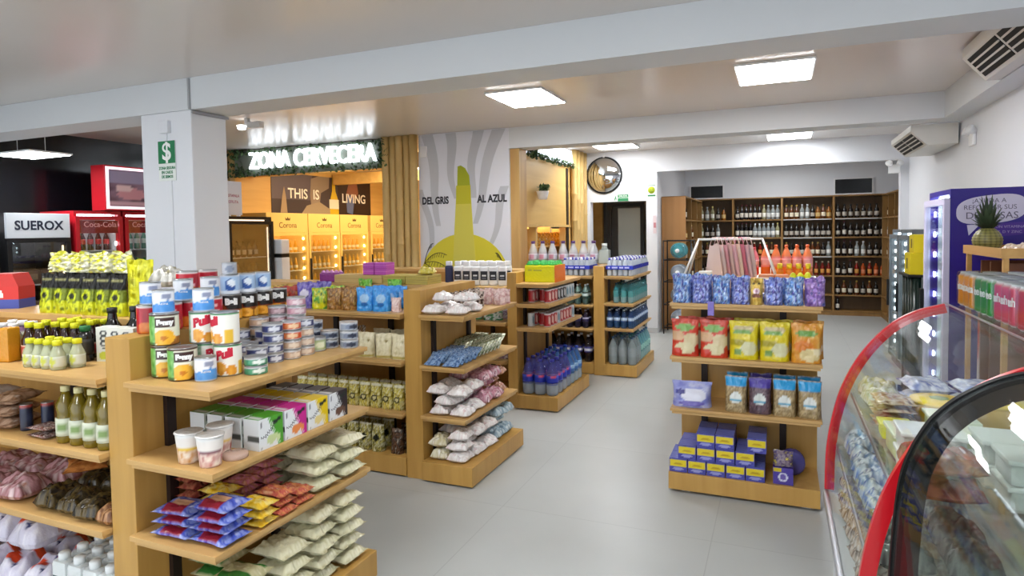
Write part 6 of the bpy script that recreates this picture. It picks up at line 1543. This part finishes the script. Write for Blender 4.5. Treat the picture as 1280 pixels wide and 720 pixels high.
# ================================================================ beer zone inside
WARMW = mat('warm_wood_cooler', '#dcb868', .5)
INNER = mat('cooler_dark', '#2a1f12', .5)
K_BEER = bottle_kind('beer_bottle', [(.028, 0), (.03, .005), (.03, .11), (.013, .17), (.013, .2)], [(1, '#d8a01c')], (.015, .198, .21), '#e0c46a', (.04, .085, lambda a, t: hx('#e6e0d0')))
CY = [(7.62, 8.56), (8.58, 9.40), (9.42, 10.26), (10.35, 11.1)]
for i, (a, b) in enumerate(CY):
    w = b - a
    e = cooler('beer_cooler', 'wooden fronted beer cooler along the beer zone wall, %s from the opening' % ORD[i], w, .6, 2.0, WARMW, WARMW, (XL + .001, (a + b) / 2, 0), PI / 2, (.45, .75, 1.05, 1.35), header=WARMW, led=LEDW, group='beer coolers', inner='#e8c886', dots=9, hh=.32)
    part('lettering', text_mesh('Corona', .13, mat('brown_ink', '#5a4016', .5), 'CENTER', .0006), None, e, (0, -.632, 1.80), FACE_S)
    part('crown_mark', MB().prism([(-.05, 1.88), (.05, 1.88), (.06, 1.93), (.025, 1.905), (0, 1.94), (-.025, 1.905), (-.06, 1.93)], -.6315, -.6302, 'y'), MATS['brown_ink'], e)
    for k, z in enumerate((.45, .75, 1.05, 1.35)):
        n = int((w - .16) / .1)
        for j in range(n): K_BEER.put((XL + .45, a + .11 + j * (w - .22) / (n - 1), z + .001), PI / 2, 'golden beer bottle in the %s beer cooler, %s shelf, %s from the opening' % (ORD[i], ('bottom', 'second', 'third', 'top')[k], ORD[j]), 'beer bottles in the coolers')
# banner
e = empty('wall_banner', 'dark wide banner above the beer coolers with white words', 'banner', (XL + .001, 9.82, 2.375))
part('sheet', MB().box(.001, .008, -1.42, 1.42, -.36, .36), mat('banner_dark', '#3a3038', .45), e)
def bshape(nm, poly, c, lift): part(nm, MB().prism(poly, .008 + lift, .0095 + lift, 'x'), mat('banner_' + nm, c, .5), e)
bshape('grey_sky', [(-1.42, -.1), (-.45, -.1), (-.38, .36), (-1.42, .36)], '#5a5260', .0002)
bshape('pale_shape', [(-.45, .0), (-.42, .3), (-.2, .36), (.1, .36), (.08, .15), (-.15, .05), (-.2, -.2), (-.42, -.25)], '#8d7f74', .0018)
bshape('sand', [(-.7, -.36), (-.55, -.2), (-.2, -.12), (.1, -.25), (.1, -.36)], '#9a8a74', .0034)
bshape('neck_left', [(-1.22, -.34), (-1.05, -.34), (-1.08, -.05), (-1.12, .12), (-1.17, -.05)], '#a08a70', .0034)
bshape('brown_right', [(.35, -.36), (1.42, -.36), (1.42, .36), (.35, .36)], '#2c1a1c', .0018)
bshape('warm_figure', [(.6, .05), (.7, .3), (.95, .33), (1.0, .1), (.9, -.05), (.7, -.02)], '#8d5a4a', .0034)
bshape('blue_figure', [(.62, -.3), (.6, .02), (.75, .06), (.86, -.05), (.8, -.34)], '#5a6a9a', .005)
bshape('bottle', [(.1, -.36), (.36, -.36), (.36, -.1), (.27, .1), (.26, .36), (.18, .36), (.17, .1), (.1, -.1)], '#c9a81c', .0055)
bshape('white_label', [(.08, -.24), (.36, -.24), (.36, -.06), (.08, -.06)], '#d8d4c4', .0072)
part('lettering', text_mesh('THIS  IS', .25, M_TXTW, 'CENTER', .0006, .004), None, e, (.0165, -.62, .0), FACE_E)
part('lettering', text_mesh('LIVING', .25, M_TXTW, 'CENTER', .0006, .004), None, e, (.0165, .85, -.03), FACE_E)
tag(link('ceiling_light', MB().box(-.35, .35, -1.8, 1.8, -.03, 0).mesh('warm_light', mat('warm_lamp', '#ffffff', .5, emit='#ffe8c0', es=13)), None, (-6.2, 9.4, H_CEIL - .002)), 'long warm ceiling light inside the beer zone', 'ceiling light')
# shelf of snacks seen in the side window
e = empty('wine_crate_shelf', 'warm lit wooden shelf seen through the beer zone side window', 'shelving', (-3.42, 9.4, 0))
part('shelf', MB().box(-.2, .2, -.9, .9, 1.40, 1.42), WOOD_L, e); part('shelf', MB().box(-.2, .2, -.9, .9, .9, .92), WOOD_L, e)
part('back_board', MB().box(-.23, -.201, -.9, .9, 0, 2.0), WOOD_L, e)
part('shelf_lamp', MB().box(-.2, -.12, -.8, .8, 1.78, 1.80), MATS['warm_lamp'], e, label='warm lit strip')
for y in (-.9, .87): part('side_board', MB().box(-.2, .2, y, y + .03, 0, 1.68), WOOD_L, e)
DST = stand('golden_pack', .12, .08, .2, ['#a8741c', '#d8a83a', '#6a4a1c', '#e0c880'], n=2)
for i in range(11): DST.put((-3.33, 8.62 + i * .145, 1.4205), PI / 2, 'golden pack on the warm lit shelf, %s from the aisle end' % ORD[i], 'golden packs in the side window')

# ================================================================ left wall: fridges, light box, black cooler
M_RED = mat('red_cooler', '#b01a26', .35); M_BLKC = mat('black_cooler', '#111114', .35); M_SIGNW = mat('header_white', '#c9cfd6', .45)
K_SODA = bottle_kind('soda_bottle', [(.03, 0), (.032, .005), (.03, .1), (.032, .14), (.013, .2), (.013, .22)], [(1, '#3a1412')], (.016, .218, .235), '#c41f26', (.07, .13, lambda a, t: hx('#b01c24')))
K_GRNB = bottle_kind('green_soda_bottle', [(.03, 0), (.032, .005), (.03, .1), (.032, .14), (.013, .2), (.013, .22)], [(1, '#4a7a68')], (.016, .218, .235), '#3a8a4a', (.07, .13, lambda a, t: hx('#a9b8b0')))
for i, (y, kb, w_) in enumerate(((4.98, K_SODA, 'dark soda bottle'), (5.57, K_GRNB, 'green soda bottle'))):
    e = cooler('drinks_fridge', 'red glass door drinks fridge on the black wall, ' + ('left one', 'right one beside the column')[i], .56, .6, 1.96, M_RED, M_RED, (XL + .02, y, 0), PI / 2, (.45, .8, 1.15, 1.5), header=None, group='red drinks fridges', inner='#c4c8c8', dots=8)
    part('lettering', text_mesh('Coca-Cola', .09, mat('pale_red_ink', '#e8a0a0', .5), 'CENTER', .0006), None, e, (0, -.642, 1.80), FACE_S)
    part('glass_band', MB().box(-.23, .23, -.6155, -.6125, 1.70, 1.85), mat('red_band', '#9a1c24', .4), e)
    for k, z in enumerate((.45, .8, 1.15, 1.5)):
        for j in range(5): kb.put((XL + .47, y - .19 + j * .095, z + .001), PI / 2, '%s in the %s red fridge, %s shelf, %s' % (w_, ('left', 'right')[i], ('bottom', 'second', 'third', 'top')[k], nth(j, 5)), 'bottles in the red fridges')
e = cooler('drinks_fridge', 'black drinks fridge with a white lettered header at far left', .64, .6, 1.92, M_BLKC, M_BLKC, (XL + .02, 4.32, 0), PI / 2, (.45, .8, 1.15), header=M_SIGNW, group=None, inner='#2a2422', hh=.27, led=mat('dim_led', '#dddddd', .5, emit='#ffe0c0', es=1.2))
part('lettering', text_mesh('SUEROX', .135, mat('navy_sign_ink', '#20283c', .5), 'CENTER', .0006, .004, .95), None, e, (.0, -.6315, 1.785), FACE_S)
CBX = Kind('carton_pack', 'box', [('carton_pack', MB().box(-.08, .08, -.083, .083, 0, .16, '#6a5042', bev=.004).box(-.081, -.08, -.06, .06, .05, .11, '#a08a70').mesh('carton_pack', PRINT))])
for k, z in enumerate((.45, .8, 1.15)):
    for j in range(3): CBX.put((XL + .40, 4.15 + j * .17, z + .001), PI, 'brown carton in the black drinks fridge, %s shelf, %s' % (('bottom', 'middle', 'top')[k], nth(j, 3)), 'brown cartons in the black fridge')
e = cooler('drinks_fridge', 'white drinks fridge cut off by the left picture edge', .6, .6, 1.90, mat('white_cooler', '#e6e8ee', .4), MATS['white_cooler'], (XL + .02, 3.62, 0), PI / 2, (.45, .8, 1.15), header=M_SIGNW, inner='#9aa0a8', hh=.27)
e = empty('light_box', 'red sided light box with an advert picture above the red fridges', 'light box', (XL + .30, 5.60, 1.97))
part('box_body', MB().box(.12, .36, -.55, .58, .0, .54, bev=.004), M_RED, e)
part('white_frame', MB().box(.361, .372, -.535, .56, .02, .05).box(.361, .372, -.535, .56, .49, .52).box(.361, .372, -.535, -.505, .05, .49).box(.361, .372, .53, .56, .05, .49), mat('lit_frame', '#f0e6f0', .5, emit='#ffe8f4', es=.8), e)
pic = MB(); pic.grid(lambda u, v: (.366, -.53 + 1.06 * u, .05 + .44 * v), 40, 18, shapes(speckle(['#6a4a5a', '#8a6a80', '#4a2f40'], 3, 2), [('r', 0, 1, .62, 1, '#9a8fb0'), (.3, .35, .18, .16, '#c98a94'), (.2, .5, .1, .1, '#e0c0c4'), (.52, .4, .05, .3, '#b02030'), (.64, .4, .05, .3, '#c84050'), (.76, .4, .05, .3, '#b02030'), (.88, .4, .05, .3, '#c84050'), ('r', 0, 1, 0, .14, '#c9a0ac')]))
part('lit_picture', pic, print_mat('lit_print', .4), e)
def small_lights(label, loc, rz):
    e = empty('emergency_light', label, 'emergency light', loc, (0, 0, rz))
    part('case', MB().box(-.07, .07, -.03, 0, -.06, .06, bev=.008), M_LFR, e)
    for s in (-1, 1): part('lamp_head', MB().lathe([(.0, -.06), (.03, -.055), (.045, 0), (.04, .01), (0, .01)], 16), M_WHITEP, e, (s * .07, -.055, .085), (PI / 2 - .5, 0, s * .4))
    return e
small_lights('twin emergency lamp on the right wall at the second beam', (1.618, 6.95, 2.42), -PI / 2)
small_lights('twin emergency lamp beside the liquor room opening', (1.44, 10.08, 2.42), 0)
e = empty('security_camera', 'white twin spot and camera under the ceiling right of the column', 'camera', (-5.25, 5.2, H_CEIL - .002))
part('bracket', MB().box(-.02, .02, -.02, .02, -.06, 0), M_LFR, e)
part('camera_body', MB().box(.02, .2, -.035, .035, -.11, -.045, bev=.01), M_WHITEP, e)
part('lamp_head', MB().lathe([(0, 0), (.04, .01), (.05, .05), (0, .06)], 14), mat('spot_glow', '#ffffff', .5, emit='#ffffff', es=3), e, (-.08, 0, -.12))
# sign, boxes and conduits on the column
e = empty('safety_sign', 'green and white safety sign with a large symbol on the square column', 'sign', (-4.565, 3.669, 2.27))
part('plate', MB().box(-.095, .095, -.005, 0, -.17, .15), MATS['sign_white'], e)
part('green_field', MB().box(-.095, .095, -.0062, -.0052, -.03, .15), M_GRN, e)
part('lettering', text_mesh('$', .20, M_TXTW, 'CENTER', .0005, .004), None, e, (0, -.0068, .06), FACE_S)
for s_, z in (('ZONA SEGURA', -.068), ('EN CASOS', -.103), ('DE SISMOS', -.138)): part('lettering', text_mesh(s_, .032, M_GRN, 'CENTER', .0005, .001, .85), None, e, (0, -.0058, z), FACE_S)
e = empty('junction_box', 'small white junction box with a conduit above the safety sign', 'junction box', (-4.565, 3.674, 2.53))
part('box', MB().box(-.05, .05, -.035, 0, -.05, .05, bev=.006), M_WALL, e)
part('conduit', MB().box(-.008, .008, -.012, 0, -.108, -.051).box(.03, .046, -.012, 0, -1.3, -.43), M_WALL, e)
e = empty('wall_conduit', 'grey cable conduit turning the corner at the top of the column', 'conduit', (-4.28, 3.66, 2.65))
part('upright_run', MB().box(-.02, -.004, -.006, .009, .0, .24), mat('conduit_grey', '#a3a5a8', .5), e)
part('side_run', MB().box(-.0085, .009, .012, .37, -.03, -.008), MATS['conduit_grey'], e)
tag(link('wall_sensor', MB().box(-.05, .05, -.03, 0, -.07, .07, bev=.008).mesh('wall_sensor', M_LFR), None, (-4.2, 7.09, 2.68)), 'small white sensor box at the top left of the mural', 'sensor')
# black cooler, white cooler and sign at the beer-zone opening
e = cooler('drinks_fridge', 'black glass door fridge right of the column before the beer zone', .78, .55, 1.90, M_BLKC, M_BLKC, (-7.12, 6.50, 0), PI / 2, (.45, .75, 1.05, 1.35), inner='#1c1d22', led=MATS['dim_led'])
for k, z in enumerate((.45, .75, 1.05, 1.35)):
    for j in range(6): LQ['dark'].put((-6.75, 6.23 + j * .105, z + .001), PI / 2, 'dark bottle in the black fridge by the beer zone, %s shelf, %s' % (('bottom', 'second', 'third', 'top')[k], nth(j, 6)), 'bottles in the black fridge', .9)
e = empty('hanging_sign', 'white sign board with red letters above the black fridge', 'sign', (-6.62, 6.15, 2.14))
part('board', MB().box(-.02, 0, -.15, .27, -.22, .22), mat('sign_lilac', '#d8dae4', .5), e)
for s_, z in (('DESTAPALA', .03), ('DISFRUTA', -.05)): part('lettering', text_mesh(s_, .052, mat('pink_ink', '#b06a80', .5), 'CENTER', .0004, .001, .85), None, e, (.0005, .11, z), FACE_E)
part('foot', MB().box(-.05, .0, .06, .08, -.238, -.221).box(-.05, .0, .22, .24, -.238, -.221), M_LFR, e)
e = empty('water_dispenser', 'tall white dispenser with a dark band beside the black fridge', 'dispenser', (-6.55, 7.02 - .02, 0))
part('lower_body', MB().box(-.12, .12, -.08, .08, 0, 1.33, bev=.015), MATS['white_cooler'], e)
part('dark_band', MB().box(-.115, .115, -.075, .075, 1.331, 1.38), M_BLKC, e)
part('upper_body', MB().box(-.12, .12, -.08, .08, 1.381, 1.585, bev=.02), MATS['white_cooler'], e)

# ================================================================ air conditioners on the right
def aircon(label, x0, x1, y0, y1, z0, z1, vents):
    e = empty('air_conditioner', label, 'air conditioner', ((x0 + x1) / 2, (y0 + y1) / 2, z0))
    cx, cy = (x0 + x1) / 2, (y0 + y1) / 2
    a = x0 - cx; b = x1 - cx; h = z1 - z0
    # slanted front: lower edge set back
    part('housing', MB().prism([(a, h), (a, h * .72), (a + .14, 0), (b, 0), (b, h)], y0 - cy, y1 - cy, 'y'), mat('aircon_white', '#d5d2cc', .45), e)
    n = vents; L = (y1 - y0 - .1) / n
    dx, dz = .14, -h * .72; ln = math.hypot(dx, dz); nx, nz_ = dz / ln, -dx / ln
    for k in range(n):
        ya = y0 - cy + .05 + k * L + .02; yb = ya + L - .04
        q = lambda t, o: (a + dx * t + nx * o, h * .72 + dz * t + nz_ * o)
        part('vent_slot', MB().prism([q(.12, .0005), q(.88, .0005), q(.88, .004), q(.12, .004)], ya, yb, 'y'), MATS['matte_black'], e, label='dark vent slot')
        for t in (.3, .5, .7): part('louvre', MB().prism([q(t - .03, .0042), q(t + .03, .0042), q(t + .03, .012), q(t - .03, .012)], ya, yb, 'y'), MATS['aircon_white'], e)
    return e
aircon('large white ceiling air conditioner near the right edge, nearer one', 1.36, 1.60, 4.35, 6.30, 2.67, 2.895, 3) if False else None
e = aircon('white wall air conditioner with two dark vents between the beams, nearer one', 1.19, 1.415, 4.05, 5.45, 2.655, 2.885, 2)
e = aircon('white wall air conditioner with two dark vents beyond the second beam, farther one', 1.20, 1.60, 7.42, 8.62, 2.44, 2.64, 2)
# ================================================================ let neighbouring goods settle side by side
from mathutils.bvhtree import BVHTree
def settle(rounds=10):
    bpy.context.view_layer.update()
    soft = {'bag', 'packet', 'pouch', 'can', 'cup', 'container', 'bottle', 'drink pack', 'box', 'carton', 'pack', 'wrapper', 'fruit', 'water drum'}
    roots = [o for o in COL.objects if o.parent is None and o.get('category') in soft]
    fixed = [o for o in COL.objects if o.parent is None and o.get('category') in ('shelving', 'display case')]
    def geo(o, per=False):
        out = []
        for q in [o] + list(o.children):
            if q.type == 'MESH':
                m = q.matrix_world
                out.append(([m @ v.co for v in q.data.vertices], [tuple(p.vertices) for p in q.data.polygons]))
        if per: return out
        vs = []; fs = []
        for v, f in out:
            k = len(vs); vs += v; fs += [tuple(k + i for i in p) for p in f]
        return vs, fs
    def box(vs): return [min(v[i] for v in vs) for i in range(3)], [max(v[i] for v in vs) for i in range(3)]
    cache = {}
    def get(o):
        if o.name not in cache:
            vs, fs = geo(o); lo, hi = box(vs); cache[o.name] = (lo, hi, BVHTree.FromPolygons(vs, fs))
        return cache[o.name]
    stat = []
    for o in fixed:
        for vs, fs in geo(o, True):
            lo, hi = box(vs); stat.append((lo, hi, BVHTree.FromPolygons(vs, fs)))
    for r in range(rounds):
        items = sorted(roots, key=lambda o: get(o)[0][0]); moves = {}; shrink = set()
        for i, a in enumerate(items):
            la, ha, ta = get(a)
            for b in items[i + 1:]:
                lb, hb, tb = get(b)
                if lb[0] > ha[0]: break
                if lb[1] > ha[1] or hb[1] < la[1] or lb[2] > ha[2] or hb[2] < la[2]: continue
                if not ta.overlap(tb): continue
                pen = [min(ha[k], hb[k]) - max(la[k], lb[k]) for k in range(3)]
                if pen[2] < .35 * min(ha[2] - la[2], hb[2] - lb[2]) and pen[2] < min(pen[0], pen[1]):
                    t = a if la[2] > lb[2] else b
                    moves.setdefault(t.name, Vector()).z += pen[2] * .5 + .0005
                else:
                    k = 0 if pen[0] < pen[1] else 1
                    s = 1 if (la[k] + ha[k]) > (lb[k] + hb[k]) else -1
                    d = min(pen[k] * .5, .006)
                    moves.setdefault(a.name, Vector())[k] += s * d; moves.setdefault(b.name, Vector())[k] -= s * d
                    if r > 3: shrink.add(a.name); shrink.add(b.name)
            for lo, hi, t in stat:
                if lo[0] > ha[0] or hi[0] < la[0] or lo[1] > ha[1] or hi[1] < la[1] or lo[2] > ha[2] or hi[2] < la[2]: continue
                if ta.overlap(t):
                    pen = [min(ha[k], hi[k]) - max(la[k], lo[k]) for k in range(3)]
                    k = pen.index(min(pen)); s = 1 if (la[k] + ha[k]) > (lo[k] + hi[k]) else -1
                    if k == 2 and s < 0: shrink.add(a.name); continue
                    moves.setdefault(a.name, Vector())[k] += s * (min(pen[k], .03) + .0006)
        if not moves and not shrink: break
        for n in set(moves) | shrink:
            o = COL.objects[n]
            if n in moves:
                m = moves[n]; o.location += Vector((max(-.02, min(.02, m.x)), max(-.02, min(.02, m.y)), max(-.004, min(.02, m.z))))
            if n in shrink: o.scale = o.scale * .97
            cache.pop(n, None)
        bpy.context.view_layer.update()
settle()
